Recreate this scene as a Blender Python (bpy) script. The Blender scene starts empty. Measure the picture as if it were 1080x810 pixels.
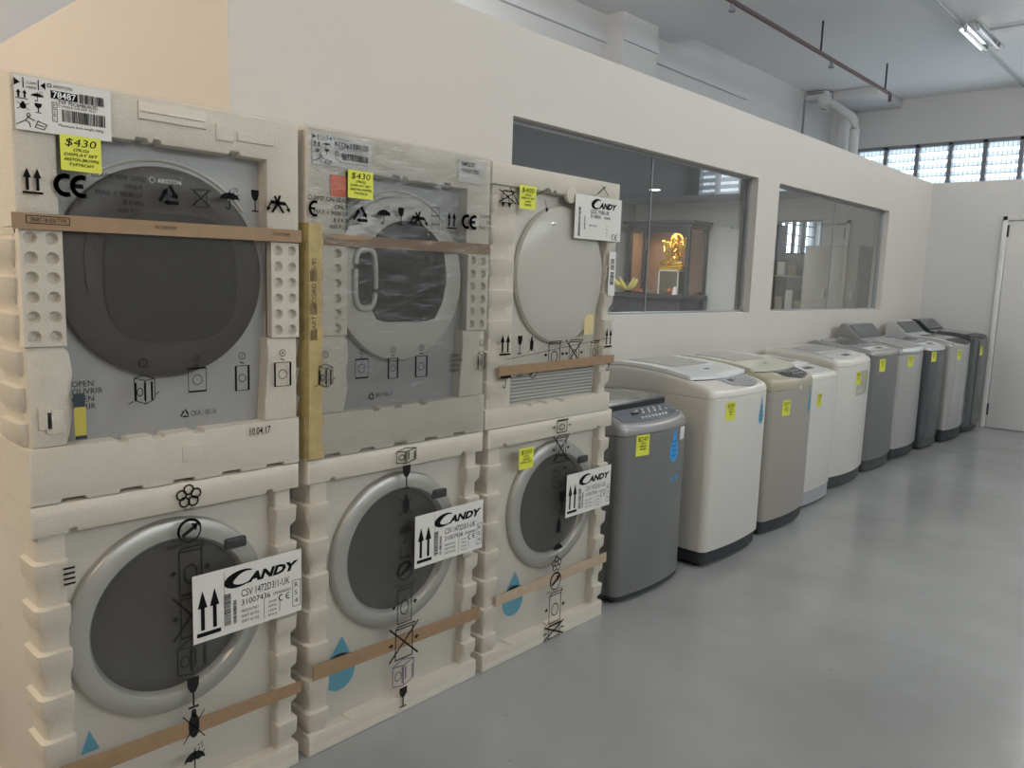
import bpy, bmesh, math, random
from mathutils import Vector, Matrix
random.seed(7)
PI = math.pi
C = bpy.context.scene.collection
S = bpy.context.scene

# ------------------------------------------------------------------ camera
YAW, PITCH, ROLL, FPX = .739076455, .134972234, -.0330975549, 833.4
fw = Vector((-math.sin(YAW)*math.cos(PITCH), math.cos(YAW)*math.cos(PITCH), -math.sin(PITCH)))
r0 = Vector((math.cos(YAW), math.sin(YAW), 0)); d0 = fw.cross(r0)
cr, sr = math.cos(ROLL), math.sin(ROLL)
rt = cr*r0 + sr*d0; dn = -sr*r0 + cr*d0
cam = bpy.data.objects.new('camera', bpy.data.cameras.new('camera')); C.objects.link(cam)
m3 = Matrix((rt, -dn, -fw)).transposed()
cam.matrix_world = Matrix.Translation((2.6, 0, 1.42)) @ m3.to_4x4()
cam.data.sensor_width = 36; cam.data.lens = FPX/1080*36; cam.data.clip_start = .05
S.camera = cam

# ------------------------------------------------------------------ light and exposure
w = bpy.data.worlds.new('sky'); S.world = w; w.use_nodes = True
bg = w.node_tree.nodes['Background']; bg.inputs[0].default_value = (.80, .91, 1, 1); bg.inputs[1].default_value = 6.0
S.view_settings.view_transform = 'Standard'; S.view_settings.look = 'None'
S.view_settings.exposure = -0.46; S.view_settings.gamma = 1; S.view_settings.use_curve_mapping = False
def area(name, loc, rot, sx, sy, power, col):
    l = bpy.data.lights.new(name, 'AREA'); l.shape = 'RECTANGLE'; l.size = sx; l.size_y = sy
    l.energy = power; l.color = col
    o = bpy.data.objects.new(name, l); C.objects.link(o); o.location = loc; o.rotation_euler = rot
    return o
COOL = (1, .97, .92); DAY = (.90, .96, 1); WARM = (1, .81, .62)
# daylight from an added opening high on the right wall and from the louvres
area('added_daylight_right', (6.9, 4.0, 3.8), (0, math.radians(70), 0), 1.1, 9.0, 75, DAY)
area('daylight_louvres', (2.2, 16.3, 3.3), (-PI/2, 0, 0), 8.0, 1.4, 55, DAY)
def point(name, loc, power, col, r=.2):
    l = bpy.data.lights.new(name, 'POINT'); l.energy = power; l.color = col; l.shadow_soft_size = r
    o = bpy.data.objects.new(name, l); C.objects.link(o); o.location = loc; return o

# ------------------------------------------------------------------ materials
M = {}
def mat(name, col, rough=.5, metal=0, bump=None, bscale=80, noise=None, nscale=4, coat=0, spec=None, emit=None):
    m = bpy.data.materials.new(name); m.use_nodes = True; nt = m.node_tree
    b = nt.nodes['Principled BSDF']
    b.inputs['Base Color'].default_value = (*col, 1); b.inputs['Roughness'].default_value = rough
    b.inputs['Metallic'].default_value = metal
    if coat: b.inputs['Coat Weight'].default_value = coat; b.inputs['Coat Roughness'].default_value = .08
    if spec is not None: b.inputs['Specular IOR Level'].default_value = spec
    if emit: b.inputs['Emission Color'].default_value = (*col, 1); b.inputs['Emission Strength'].default_value = emit
    if bump or noise:
        tc = nt.nodes.new('ShaderNodeTexCoord')
    if bump:
        n = nt.nodes.new('ShaderNodeTexNoise'); n.inputs['Scale'].default_value = bscale; n.inputs['Detail'].default_value = 3
        nt.links.new(tc.outputs['Object'], n.inputs['Vector'])
        bp = nt.nodes.new('ShaderNodeBump'); bp.inputs['Strength'].default_value = bump; bp.inputs['Distance'].default_value = .01
        nt.links.new(n.outputs['Fac'], bp.inputs['Height']); nt.links.new(bp.outputs[0], b.inputs['Normal'])
    if noise:
        n = nt.nodes.new('ShaderNodeTexNoise'); n.inputs['Scale'].default_value = nscale; n.inputs['Detail'].default_value = 5
        nt.links.new(tc.outputs['Object'], n.inputs['Vector'])
        mx = nt.nodes.new('ShaderNodeMix'); mx.data_type = 'RGBA'
        mx.inputs[6].default_value = (*[c*(1-noise) for c in col], 1); mx.inputs[7].default_value = (*[min(1, c*(1+noise)) for c in col], 1)
        nt.links.new(n.outputs['Fac'], mx.inputs[0]); nt.links.new(mx.outputs[2], b.inputs['Base Color'])
    M[name] = m; return m
def sheet(name, tint, milk, rough, gl, bump=.3, bscale=9):
    """clear plastic: transparent, slightly milky, glossy, crinkled"""
    m = bpy.data.materials.new(name); m.use_nodes = True; nt = m.node_tree; nt.nodes.clear()
    out = nt.nodes.new('ShaderNodeOutputMaterial'); tr = nt.nodes.new('ShaderNodeBsdfTransparent'); tr.inputs[0].default_value = (*tint, 1)
    df = nt.nodes.new('ShaderNodeBsdfDiffuse'); df.inputs[0].default_value = (.75, .74, .70, 1)
    g = nt.nodes.new('ShaderNodeBsdfGlossy'); g.inputs['Roughness'].default_value = rough
    a = nt.nodes.new('ShaderNodeMixShader'); a.inputs[0].default_value = milk
    b = nt.nodes.new('ShaderNodeMixShader'); fr = nt.nodes.new('ShaderNodeFresnel'); fr.inputs[0].default_value = 1.45
    mu = nt.nodes.new('ShaderNodeMath'); mu.operation = 'MULTIPLY'; mu.inputs[1].default_value = gl
    tc = nt.nodes.new('ShaderNodeTexCoord'); mp = nt.nodes.new('ShaderNodeMapping'); mp.inputs['Scale'].default_value = (1, 1, 2.6)
    n = nt.nodes.new('ShaderNodeTexNoise'); n.inputs['Scale'].default_value = bscale; n.inputs['Detail'].default_value = 4; n.inputs['Distortion'].default_value = 1.2
    bp = nt.nodes.new('ShaderNodeBump'); bp.inputs['Strength'].default_value = bump; bp.inputs['Distance'].default_value = .02
    L = nt.links.new
    L(tc.outputs['Object'], mp.inputs[0]); L(mp.outputs[0], n.inputs['Vector']); L(n.outputs['Fac'], bp.inputs['Height'])
    L(bp.outputs[0], g.inputs['Normal']); L(bp.outputs[0], fr.inputs['Normal'])
    L(tr.outputs[0], a.inputs[1]); L(df.outputs[0], a.inputs[2])
    L(fr.outputs[0], mu.inputs[0]); L(mu.outputs[0], b.inputs[0]); L(a.outputs[0], b.inputs[1]); L(g.outputs[0], b.inputs[2])
    L(b.outputs[0], out.inputs[0]); M[name] = m
mat('wall', (.58, .545, .50), .7, bump=.05, bscale=120, noise=.02, nscale=1.5)
mat('wall_white', (.62, .62, .61), .7, bump=.05, bscale=90, noise=.03, nscale=1)
mat('ceiling', (.80, .80, .80), .8, noise=.04, nscale=.6)
mat('office_wall', (.60, .62, .60), .7)
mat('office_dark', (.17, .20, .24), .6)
mat('door', (.70, .69, .67), .45)
mat('foam', (.66, .61, .52), .62, bump=.35, bscale=260, noise=.05, nscale=14)
mat('foam_stained', (.40, .31, .13), .6, bump=.35, bscale=200, noise=.4, nscale=20)
mat('black_ink', (.008, .008, .009), .9, spec=.1)
mat('grey_ink', (.02, .019, .019), .9, spec=.1)
mat('white_ink', (.75, .75, .75), .5)
mat('purple_ink', (.10, .05, .12), .5)
mat('paper', (.66, .64, .60), .55)
mat('note_yellow', (.66, .68, .06), .5)
mat('red_label', (.78, .16, .05), .5)
mat('strap', (.29, .185, .10), .55, noise=.18, nscale=30)
mat('strap_light', (.42, .32, .22), .55, noise=.15, nscale=30)
mat('panel_grey', (.36, .36, .355), .4)
mat('panel_white', (.60, .565, .50), .35)
mat('side_white', (.66, .60, .52), .5)
mat('door_dark', (.05, .043, .038), .35, spec=.3)
mat('glass_dark', (.035, .033, .028), .2, spec=.35)
mat('glass_smoke', (.055, .052, .046), .15, spec=.5)
mat('ring_silver', (.46, .455, .43), .36, metal=.55)
mat('door_white', (.52, .50, .45), .3, coat=.2)
mat('blue_sticker', (.10, .33, .45), .4)
mat('blue_bright', (.03, .30, .66), .4)
mat('energy_olive', (.45, .38, .06), .5)
mat('energy_black', (.02, .03, .04), .5)
mat('energy_cream', (.75, .62, .30), .5)
mat('body_grey', (.20, .203, .20), .34, metal=.35)
mat('body_greylight', (.40, .41, .42), .34, metal=.3)
mat('body_white', (.62, .60, .55), .32, coat=.2)
mat('body_champagne', (.40, .37, .33), .36, metal=.3)
mat('cover_beige', (.36, .33, .24), .32, coat=.2)
mat('cover_grey', (.30, .30, .295), .3, metal=.3)
mat('cover_silver', (.55, .56, .56), .28, metal=.4)
mat('lid_white', (.78, .80, .80), .2, coat=.4)
mat('lid_beige', (.62, .62, .50), .2, coat=.4)
mat('lid_grey', (.26, .27, .28), .18, coat=.4)
mat('lid_window', (.24, .25, .23), .08, coat=.5)
mat('lid_smoke', (.05, .055, .06), .06, coat=.5)
mat('trim_black', (.018, .02, .024), .35)
mat('skirt', (.022, .026, .03), .5)
mat('skirt_grey', (.045, .048, .05), .5)
mat('chrome', (.85, .86, .87), .15, metal=1)
mat('plastic_grey', (.30, .31, .32), .3)
mat('plastic_greylight', (.50, .51, .51), .35)
mat('panel_blue', (.12, .14, .17), .2, coat=.4)
mat('body_dark', (.10, .115, .12), .25, metal=.4)
mat('body_silver', (.46, .455, .44), .3, metal=.4)
mat('body_black', (.03, .035, .045), .22, coat=.4)
mat('led', (.6, .8, .95), .5)
mat('pipe_red', (.12, .07, .07), .6)
mat('pipe_white', (.62, .62, .63), .5)
mat('steel', (.45, .46, .47), .35, metal=.6)
mat('mullion', (.22, .23, .25), .5)
mat('conduit', (.40, .41, .42), .5)
mat('cabinet_wood', (.04, .042, .045), .4, noise=.2, nscale=12)
mat('cabinet_inner', (.42, .27, .18), .5, noise=.12, nscale=8)
mat('gold', (.95, .66, .12), .25, metal=.85)
mat('gold_shadow', (.10, .07, .02), .5)
mat('banana', (.80, .70, .20), .5)
mat('stem_brown', (.12, .08, .03), .6)
mat('mesh_wire', (.75, .80, .82), .5)
mat('cupboard', (.36, .34, .30), .5)
mat('olive', (.13, .12, .07), .7, noise=.5, nscale=20)
mat('fruit_red', (.35, .10, .06), .4)
mat('green_leaf', (.05, .25, .15), .5)
mat('tube', (.88, .88, .86), .3)
mat('lamp_on', (1, .97, .9), .4, emit=6)
mat('lamp_warm', (1, .75, .45), .4, emit=7)
sheet('film', (.97, .965, .95), .03, .20, .28, .12, 7)
sheet('film_thick', (.95, .94, .92), .04, .15, 1.1, .5, 7)
sheet('tape_yellow', (.85, .66, .25), .12, .25, 1.0, .6, 20)
# window glass
def glassmat(name, tint, r=1.0):
    m = bpy.data.materials.new(name); m.use_nodes = True; nt = m.node_tree; nt.nodes.clear()
    out = nt.nodes.new('ShaderNodeOutputMaterial'); tr = nt.nodes.new('ShaderNodeBsdfTransparent'); tr.inputs[0].default_value = (*tint, 1)
    g = nt.nodes.new('ShaderNodeBsdfGlossy'); g.inputs['Roughness'].default_value = 0.0
    fr = nt.nodes.new('ShaderNodeFresnel'); fr.inputs[0].default_value = 1.5
    mu = nt.nodes.new('ShaderNodeMath'); mu.operation = 'MULTIPLY'; mu.inputs[1].default_value = r; mu.use_clamp = True
    x = nt.nodes.new('ShaderNodeMixShader'); L = nt.links.new
    L(fr.outputs[0], mu.inputs[0]); L(mu.outputs[0], x.inputs[0]); L(tr.outputs[0], x.inputs[1]); L(g.outputs[0], x.inputs[2]); L(x.outputs[0], out.inputs[0])
    M[name] = m
glassmat('pane', (.88, .93, .94), 2.2)
# louvre glass: thin translucent blades
m = mat('louvre', (.72, .80, .84), .25); b = m.node_tree.nodes['Principled BSDF']
nt = m.node_tree; tl = nt.nodes.new('ShaderNodeBsdfTranslucent'); tl.inputs[0].default_value = (.36, .40, .43, 1)
mxs = nt.nodes.new('ShaderNodeMixShader'); mxs.inputs[0].default_value = .75
nt.links.new(b.outputs[0], mxs.inputs[1]); nt.links.new(tl.outputs[0], mxs.inputs[2]); nt.links.new(mxs.outputs[0], nt.nodes['Material Output'].inputs[0])
# floor: painted grey, polished and uneven, scuffed
m = mat('floor', (.27, .28, .29), .2); nt = m.node_tree; b = nt.nodes['Principled BSDF']
tc = nt.nodes.new('ShaderNodeTexCoord'); L = nt.links.new
n1 = nt.nodes.new('ShaderNodeTexNoise'); n1.inputs['Scale'].default_value = 1.3; n1.inputs['Detail'].default_value = 6
n2 = nt.nodes.new('ShaderNodeTexNoise'); n2.inputs['Scale'].default_value = 7; n2.inputs['Detail'].default_value = 6
n3 = nt.nodes.new('ShaderNodeTexNoise'); n3.inputs['Scale'].default_value = 22; n3.inputs['Detail'].default_value = 2
for n in (n1, n2, n3): L(tc.outputs['Object'], n.inputs['Vector'])
cr_ = nt.nodes.new('ShaderNodeValToRGB'); cr_.color_ramp.elements[0].position = .3; cr_.color_ramp.elements[1].position = .7
cr_.color_ramp.elements[0].color = (.25, .255, .255, 1); cr_.color_ramp.elements[1].color = (.33, .34, .34, 1)
L(n1.outputs['Fac'], cr_.inputs[0])
sp = nt.nodes.new('ShaderNodeValToRGB'); sp.color_ramp.elements[0].position = .20; sp.color_ramp.elements[1].position = .25
sp.color_ramp.elements[0].color = (.6, .6, .6, 1); sp.color_ramp.elements[1].color = (1, 1, 1, 1)
L(n3.outputs['Fac'], sp.inputs[0])
mm = nt.nodes.new('ShaderNodeMix'); mm.data_type = 'RGBA'; mm.blend_type = 'MULTIPLY'; mm.inputs[0].default_value = 1
L(cr_.outputs[0], mm.inputs[6]); L(sp.outputs[0], mm.inputs[7]); L(mm.outputs[2], b.inputs['Base Color'])
mr = nt.nodes.new('ShaderNodeMapRange'); mr.inputs[3].default_value = .06; mr.inputs[4].default_value = .30
L(n2.outputs['Fac'], mr.inputs[0]); L(mr.outputs[0], b.inputs['Roughness'])
bp = nt.nodes.new('ShaderNodeBump'); bp.inputs['Strength'].default_value = .10; bp.inputs['Distance'].default_value = .02
L(n2.outputs['Fac'], bp.inputs['Height']); L(bp.outputs[0], b.inputs['Normal'])

# ------------------------------------------------------------------ helpers
ORG = {}
def thing(name, label, cat, loc=(0, 0, 0), group=None):
    o = bpy.data.objects.new(name, None); C.objects.link(o); o.location = loc; o.empty_display_size = .05
    o['label'] = label; o['category'] = cat
    if group: o['group'] = group
    ORG[o] = Vector(loc); return o
def obj(name, bm, m, parent=None, smooth=True, label=None, origin=None):
    """link a world-space bmesh as one object; a child's vertices are moved into its thing's frame"""
    me = bpy.data.meshes.new(name)
    org = ORG.get(parent, Vector((0, 0, 0))) if parent else (Vector(origin) if origin else Vector((0, 0, 0)))
    if bm.verts: bmesh.ops.translate(bm, verts=bm.verts, vec=-org)
    bm.to_mesh(me); bm.free()
    if isinstance(m, str): m = [m]
    for k in m: me.materials.append(M[k])
    if smooth:
        for p in me.polygons: p.use_smooth = True
        me.set_sharp_from_angle(angle=math.radians(38))
    o = bpy.data.objects.new(name, me); C.objects.link(o)
    if parent: o.parent = parent; ORG[o] = org
    else: o.location = org; ORG[o] = org
    if label: o['label'] = label
    return o
def tag(o, label, cat, group=None):
    o['label'] = label; o['category'] = cat
    if group: o['group'] = group
    return o
def struct(name, bm, m, smooth=False, parent=None):
    o = obj(name, bm, m, parent, smooth)
    if not parent: o['kind'] = 'structure'
    return o
def box(bm, x0, x1, y0, y1, z0, z1, r=0, seg=2):
    t = bmesh.new()
    v = [t.verts.new((x, y, z)) for x in (x0, x1) for y in (y0, y1) for z in (z0, z1)]
    for f in ((0, 1, 3, 2), (4, 6, 7, 5), (0, 4, 5, 1), (2, 3, 7, 6), (0, 2, 6, 4), (1, 5, 7, 3)): t.faces.new([v[i] for i in f])
    bmesh.ops.recalc_face_normals(t, faces=t.faces)
    if r: bmesh.ops.bevel(t, geom=t.edges[:], offset=r, segments=seg, affect='EDGES', profile=.5)
    join(bm, t)
def join(bm, t):
    me = bpy.data.meshes.new('tmp'); t.to_mesh(me); t.free(); bm.from_mesh(me); bpy.data.meshes.remove(me)
def B(*a, **k):
    bm = bmesh.new(); box(bm, *a, **k); return bm
def ext_x(bm, poly, x0, x1, r=0):
    """outline of (y,z) points extruded along x, front edges softened"""
    t = bmesh.new()
    f = t.faces.new([t.verts.new((x1, y, z)) for y, z in poly])
    g = bmesh.ops.extrude_face_region(t, geom=[f])
    bmesh.ops.translate(t, verts=[v for v in g['geom'] if isinstance(v, bmesh.types.BMVert)], vec=(x0-x1, 0, 0))
    bmesh.ops.recalc_face_normals(t, faces=t.faces)
    if r:
        ed = [e for e in t.edges if all(abs(v.co.x-x1) < 1e-6 for v in e.verts)]
        bmesh.ops.bevel(t, geom=ed, offset=r, segments=2, affect='EDGES', profile=.5, clamp_overlap=True)
    join(bm, t)
def lathe_x(bm, yc, zc, prof, n=64, cap=True, fn=None):
    """profile of (radius, x) turned about the x axis"""
    rings = []
    for r, x in prof:
        rings.append([bm.verts.new((x, yc + r*math.cos(2*PI*i/n), zc + r*math.sin(2*PI*i/n))) for i in range(n)])
    for a, b2 in zip(rings, rings[1:]):
        for i in range(n):
            bm.faces.new((a[i], a[(i+1) % n], b2[(i+1) % n], b2[i]))
    if cap: bm.faces.new(rings[-1])
    bmesh.ops.recalc_face_normals(bm, faces=bm.faces)
def tube(bm, pts, r, n=8):
    pts = [Vector(p) for p in pts]; rings = []
    for i, p in enumerate(pts):
        a = pts[max(0, i-1)]; b2 = pts[min(len(pts)-1, i+1)]; d = (b2-a).normalized()
        u = d.cross(Vector((0, 0, 1)));
        if u.length < .05: u = d.cross(Vector((0, 1, 0)))
        u.normalize(); v = d.cross(u)
        rr = r[i] if isinstance(r, (list, tuple)) else r
        rings.append([bm.verts.new(p + rr*(math.cos(2*PI*k/n)*u + math.sin(2*PI*k/n)*v)) for k in range(n)])
    for a, b2 in zip(rings, rings[1:]):
        for k in range(n): bm.faces.new((a[k], a[(k+1) % n], b2[(k+1) % n], b2[k]))
    bm.faces.new(rings[0][::-1]); bm.faces.new(rings[-1])
def ball(bm, c, r, sx=1, sy=1, sz=1, n=12):
    g = bmesh.ops.create_uvsphere(bm, u_segments=n, v_segments=max(6, n//2), radius=r)
    bmesh.ops.scale(bm, vec=(sx, sy, sz), verts=g['verts']); bmesh.ops.translate(bm, vec=c, verts=g['verts'])

# flat printing: shapes are drawn in (y, z) and laid on the surface x = fx(y)
TXT = {}
def text_mesh(s, shear=0, bold=0):
    k = (s, shear, bold)
    if k not in TXT:
        cu = bpy.data.curves.new('t', 'FONT'); cu.body = s; cu.size = 1; cu.shear = shear; cu.offset = bold; cu.resolution_u = 2
        o = bpy.data.objects.new('t', cu); me = o.to_mesh()
        vs = [tuple(v.co) for v in me.vertices]; fs = [tuple(p.vertices) for p in me.polygons]
        o.to_mesh_clear(); bpy.data.objects.remove(o); bpy.data.curves.remove(cu)
        TXT[k] = (vs, fs)
    return TXT[k]
class Pr:
    def __init__(self): self.bm = bmesh.new(); self.sub = []; self.depth = 0
    def poly(self, pts):
        if len(pts) < 3: return
        a = sum(pts[i][0]*pts[(i+1) % len(pts)][1] - pts[(i+1) % len(pts)][0]*pts[i][1] for i in range(len(pts)))
        if a < 0: pts = pts[::-1]
        self.bm.faces.new([self.bm.verts.new((0, y, z)) for y, z in pts])
    def rect(self, y0, z0, y1, z1):
        n = max(1, int(abs(y1-y0)/.04))
        for k in range(n):
            a, b = y0+(y1-y0)*k/n, y0+(y1-y0)*(k+1)/n; self.poly([(a, z0), (b, z0), (b, z1), (a, z1)])
    def line(self, pts, w, closed=False):
        if closed: pts = list(pts) + [pts[0]]
        for (a, b), (c, d) in zip(pts, pts[1:]):
            l = math.hypot(c-a, d-b)
            if l < 1e-6: continue
            nx, ny = -(d-b)/l*w/2, (c-a)/l*w/2; ex, ey = (c-a)/l*w*.35, (d-b)/l*w*.35
            self.poly([(a-nx-ex, b-ny-ey), (c-nx+ex, d-ny+ey), (c+nx+ex, d+ny+ey), (a+nx-ex, b+ny-ey)])
    def arc(self, y, z, ry, rz, a0, a1, w, n=16):
        self.line([(y+ry*math.cos(math.radians(a0+(a1-a0)*i/n)), z+rz*math.sin(math.radians(a0+(a1-a0)*i/n))) for i in range(n+1)], w)
    def disc(self, y, z, ry, rz, a0=0, a1=360, n=18):
        self.poly([(y+ry*math.cos(math.radians(a0+(a1-a0)*i/n)), z+rz*math.sin(math.radians(a0+(a1-a0)*i/n))) for i in range(n + (a1-a0 < 360))])
    def text(self, s, y, z, h, wd=None, shear=0, bold=0, rot=0, align='L'):
        vs, fs = text_mesh(s, shear, bold)
        if not vs: return
        x0 = min(v[0] for v in vs); x1 = max(v[0] for v in vs)
        sc = h/.72; sx = sc if wd is None else wd/(x1-x0)
        W = (x1-x0)*sx; off = {'L': 0, 'C': -W/2, 'R': -W}[align]
        c, sn = math.cos(rot), math.sin(rot); nv = []
        for v in vs:
            a = (v[0]-x0)*sx + off; b2 = v[1]*sc
            nv.append(self.bm.verts.new((0, y + a*c - b2*sn, z + a*sn + b2*c)))
        for f in fs:
            try: self.bm.faces.new([nv[i] for i in f])
            except ValueError: pass
    def bars(self, y0, z0, y1, z1, n=24, vert=True):
        rnd = random.Random(int((y0+z0)*1e4)); p = 0
        L_ = (y1-y0) if vert else (z1-z0); u = L_/n
        while p < L_:
            w_ = u*rnd.choice((.3, .5, .8))
            if vert: self.rect(y0+p, z0, y0+p+w_, z1)
            else: self.rect(y0, z0+p, y1, z0+p+w_)
            p += w_ + u*rnd.choice((.3, .4, .7))
    def build(self, name, m, parent, fx, label=None):
        for nm, b_ in self.sub:
            for v in b_.verts: v.co.x = fx(v.co.y) if callable(fx) else fx
            obj(nm, b_, m, parent, False)
        if not self.bm.verts: self.bm.free(); return None
        for v in self.bm.verts: v.co.x = fx(v.co.y) if callable(fx) else fx
        return obj(name, self.bm, m, parent, False, label)
# pictograms, each in its own box (y0,z0)-(y1,z1)
def S_(y0, z0, y1, z1): return lambda u, v: (y0+(y1-y0)*u, z0+(z1-z0)*v)
def up_arrows(p, y0, z0, y1, z1, bar=True):
    T = S_(y0, z0, y1, z1)
    for c in (.25, .75):
        p.poly([T(c-.2, .62), T(c+.2, .62), T(c, 1)]); p.poly([T(c-.08, .14), T(c+.08, .14), T(c+.08, .64), T(c-.08, .64)])
    if bar: p.poly([T(0, 0), T(1, 0), T(1, .09), T(0, .09)])
def ce(p, y0, z0, y1, z1, w=.18):
    h = z1-z0; W = h*w
    for k, yc in enumerate((y0+h*.5, y0+h*.5+(y1-y0)*.55)):
        p.arc(yc, (z0+z1)/2, h*.5-W/2, h*.5-W/2, 75, 285, W)
        if k: p.rect(yc-h*.4, (z0+z1)/2-W/2, yc+h*.05, (z0+z1)/2+W/2)
def glass_(p, y0, z0, y1, z1):
    T = S_(y0, z0, y1, z1)
    p.poly([T(.05, 1), T(.95, 1), T(.92, .72), T(.72, .54), T(.5, .48), T(.28, .54), T(.08, .72)])
    p.poly([T(.43, .08), T(.57, .08), T(.57, .5), T(.43, .5)]); p.poly([T(.12, 0), T(.88, 0), T(.88, .07), T(.12, .07)])
def umbrella(p, y0, z0, y1, z1, rain=True):
    T = S_(y0, z0, y1, z1); pts = []
    for i in range(13):
        a = PI*i/12; pts.append(T(.5+.5*math.cos(a), .42+.34*math.sin(a)))
    for i in range(1, 12): pts.append(T(.0+i/12, .42+.06*abs(math.sin(PI*i/4))))
    p.poly(pts); w_ = (y1-y0)*.06
    p.line([T(.5, .8), T(.5, .1), T(.44, .02), T(.34, .04), T(.32, .12)], w_)
    if rain:
        for u, v in ((.55, .88), (.72, .97), (.74, .82), (.9, .88), (.95, .7), (.86, .99)): p.line([T(u, v), T(u-.05, v-.07)], w_*.7)
def rec_tri(p, y0, z0, y1, z1):
    T = S_(y0, z0, y1, z1); w_ = (y1-y0)*.15
    P_ = [(.5, .95), (.95, .15), (.05, .15)]
    for i in range(3):
        a, b2 = P_[i], P_[(i+1) % 3]; q = lambda t: (a[0]+(b2[0]-a[0])*t, a[1]+(b2[1]-a[1])*t)
        p.line([T(*q(.1)), T(*q(.58))], w_)
        d = (b2[0]-a[0], b2[1]-a[1]); e = q(.55); f = q(.82); n_ = (-d[1]*.16, d[0]*.16)
        p.poly([T(e[0]+n_[0], e[1]+n_[1]), T(e[0]-n_[0], e[1]-n_[1]), T(*f)])
def boxo(p, y0, z0, y1, z1, cross=False, circ=True, arrows=False, w_=None):
    T = S_(y0, z0, y1, z1); w_ = w_ or (y1-y0)*.035
    p.line([T(.2, 0), T(.8, 0), T(.8, .92), T(.2, .92)], w_, True)
    p.line([T(.2, .92), T(.28, 1), T(.88, 1), T(.8, .92)], w_)
    if circ: p.arc(*T(.5, .42), (y1-y0)*.17, (z1-z0)*.2, 0, 360, w_)
    if arrows:
        for s in (-1, 1):
            c = .5+s*.36; p.poly([T(c, .5), T(c+s*.12, .58), T(c+s*.12, .42)]); p.line([T(c+s*.1, .5), T(c+s*.16, .5)], w_*1.4)
    if cross: p.line([T(0, 0), T(1, 1)], w_*1.5); p.line([T(0, 1), T(1, 0)], w_*1.5)
def cube_(p, y0, z0, y1, z1, bands=True):
    T = S_(y0, z0, y1, z1); w_ = (y1-y0)*.03
    p.line([T(.05, .1), T(.5, 0), T(.5, .75), T(.05, .82)], w_, True)
    p.line([T(.5, 0), T(.92, .18), T(.92, .9), T(.5, .75)], w_); p.line([T(.05, .82), T(.45, 1), T(.92, .9)], w_)
    p.arc(*T(.27, .42), (y1-y0)*.13, (z1-z0)*.16, 0, 360, w_)
    if bands:
        for u in (.42, .56, .84): p.poly([T(u, .1+.1*(u > .5)), T(u+.05, .1+.13*(u > .5)), T(u+.05, .72), T(u, .7)])
def bug(p, y0, z0, y1, z1):
    T = S_(y0, z0, y1, z1); w_ = (y1-y0)*.05
    p.disc(*T(.5, .5), (y1-y0)*.26, (z1-z0)*.34); p.disc(*T(.5, .86), (y1-y0)*.13, (z1-z0)*.12)
    p.line([T(0, .1), T(1, .85)], w_); p.line([T(0, .85), T(1, .1)], w_)
def green_dot(p, y0, z0, y1, z1):
    T = S_(y0, z0, y1, z1); ry, rz = (y1-y0)/2, (z1-z0)/2
    p.arc(*T(.5, .5), ry*.88, rz*.88, 20, 200, ry*.22); p.arc(*T(.5, .5), ry*.88, rz*.88, 200, 380, ry*.12)
    p.line([T(.25, .35), T(.7, .62)], ry*.3); p.poly([T(.85, .75), T(.55, .78), T(.75, .45)])
def hexrec(p, y0, z0, y1, z1):
    T = S_(y0, z0, y1, z1); r = (y1-y0)*.2
    for i in range(5):
        a = PI/2+2*PI*i/5; p.arc(*T(.5+.32*math.cos(a), .5+.32*math.sin(a)), r, r, 0, 360, r*.35, 10)
def kick(p, y0, z0, y1, z1):
    T = S_(y0, z0, y1, z1); w_ = (y1-y0)*.1
    p.line([T(.25, .0), T(.45, .5), T(.55, 1)], w_); p.line([T(.7, 0), T(.5, .45), T(.35, .95)], w_*.9)
    p.line([T(.2, .6), T(.75, .55)], w_*1.3)
    p.arc(*T(.5, .0), (y1-y0)*.44, (z1-z0)*.75, 15, 60, w_*.6, 5); p.arc(*T(.5, .0), (y1-y0)*.44, (z1-z0)*.75, 120, 165, w_*.6, 5)
    p.poly([T(.02, .0), T(.0, .3), T(.2, .22)]); p.poly([T(.98, .0), T(1, .3), T(.8, .22)])
def diag(p, y0, z0, y1, z1, n, kind):
    h = z1-z0; yc = (y0+y1)/2; r = h*.09
    p.arc(yc, z1-r, r, r, 0, 360, h*.018, 12); p.text(str(n), yc, z1-r*1.5, r*1.0, align='C')
    zb1 = z1-h*.35; w_ = h*.018; a, b2 = y0+(y1-y0)*.15, y1-(y1-y0)*.15
    if kind == 0:
        T = S_(y0, z0, y1, zb1)
        p.line([T(.2, .15), T(.55, 0), T(.85, .15), T(.85, .85), T(.5, 1), T(.2, .9)], w_, True); p.line([T(.55, 0), T(.55, .8)], w_)
        p.line([T(.2, .9), T(.55, .8), T(.85, .85)], w_); p.arc(*T(.37, .42), (y1-y0)*.09, h*.09, 0, 360, w_, 10)
        for u in (.2, .5, .72): p.poly([T(u, .12), T(u+.07, .12), T(u+.07, .75), T(u, .75)])
        p.line([T(0, .05), T(.15, .12)], w_); p.line([T(1, .4), T(.88, .3)], w_)
    else:
        p.line([(a, z0), (b2, z0), (b2, zb1), (a, zb1)], w_, True); p.arc((a+b2)/2, (z0+zb1)/2, (b2-a)*.27, (b2-a)*.27, 0, 360, w_, 12)
        if kind == 1: p.rect(a, z0-h*.03, b2, z0+h*.02); p.rect(a, zb1-h*.02, b2, zb1+h*.03)
        else: p.rect(a-h*.03, z0, a+h*.03, zb1); p.rect(b2-h*.03, z0, b2+h*.03, zb1)
        p.line([(yc-h*.06, zb1+h*.1), (yc+h*.05, zb1+h*.06)], w_*1.5)
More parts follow.
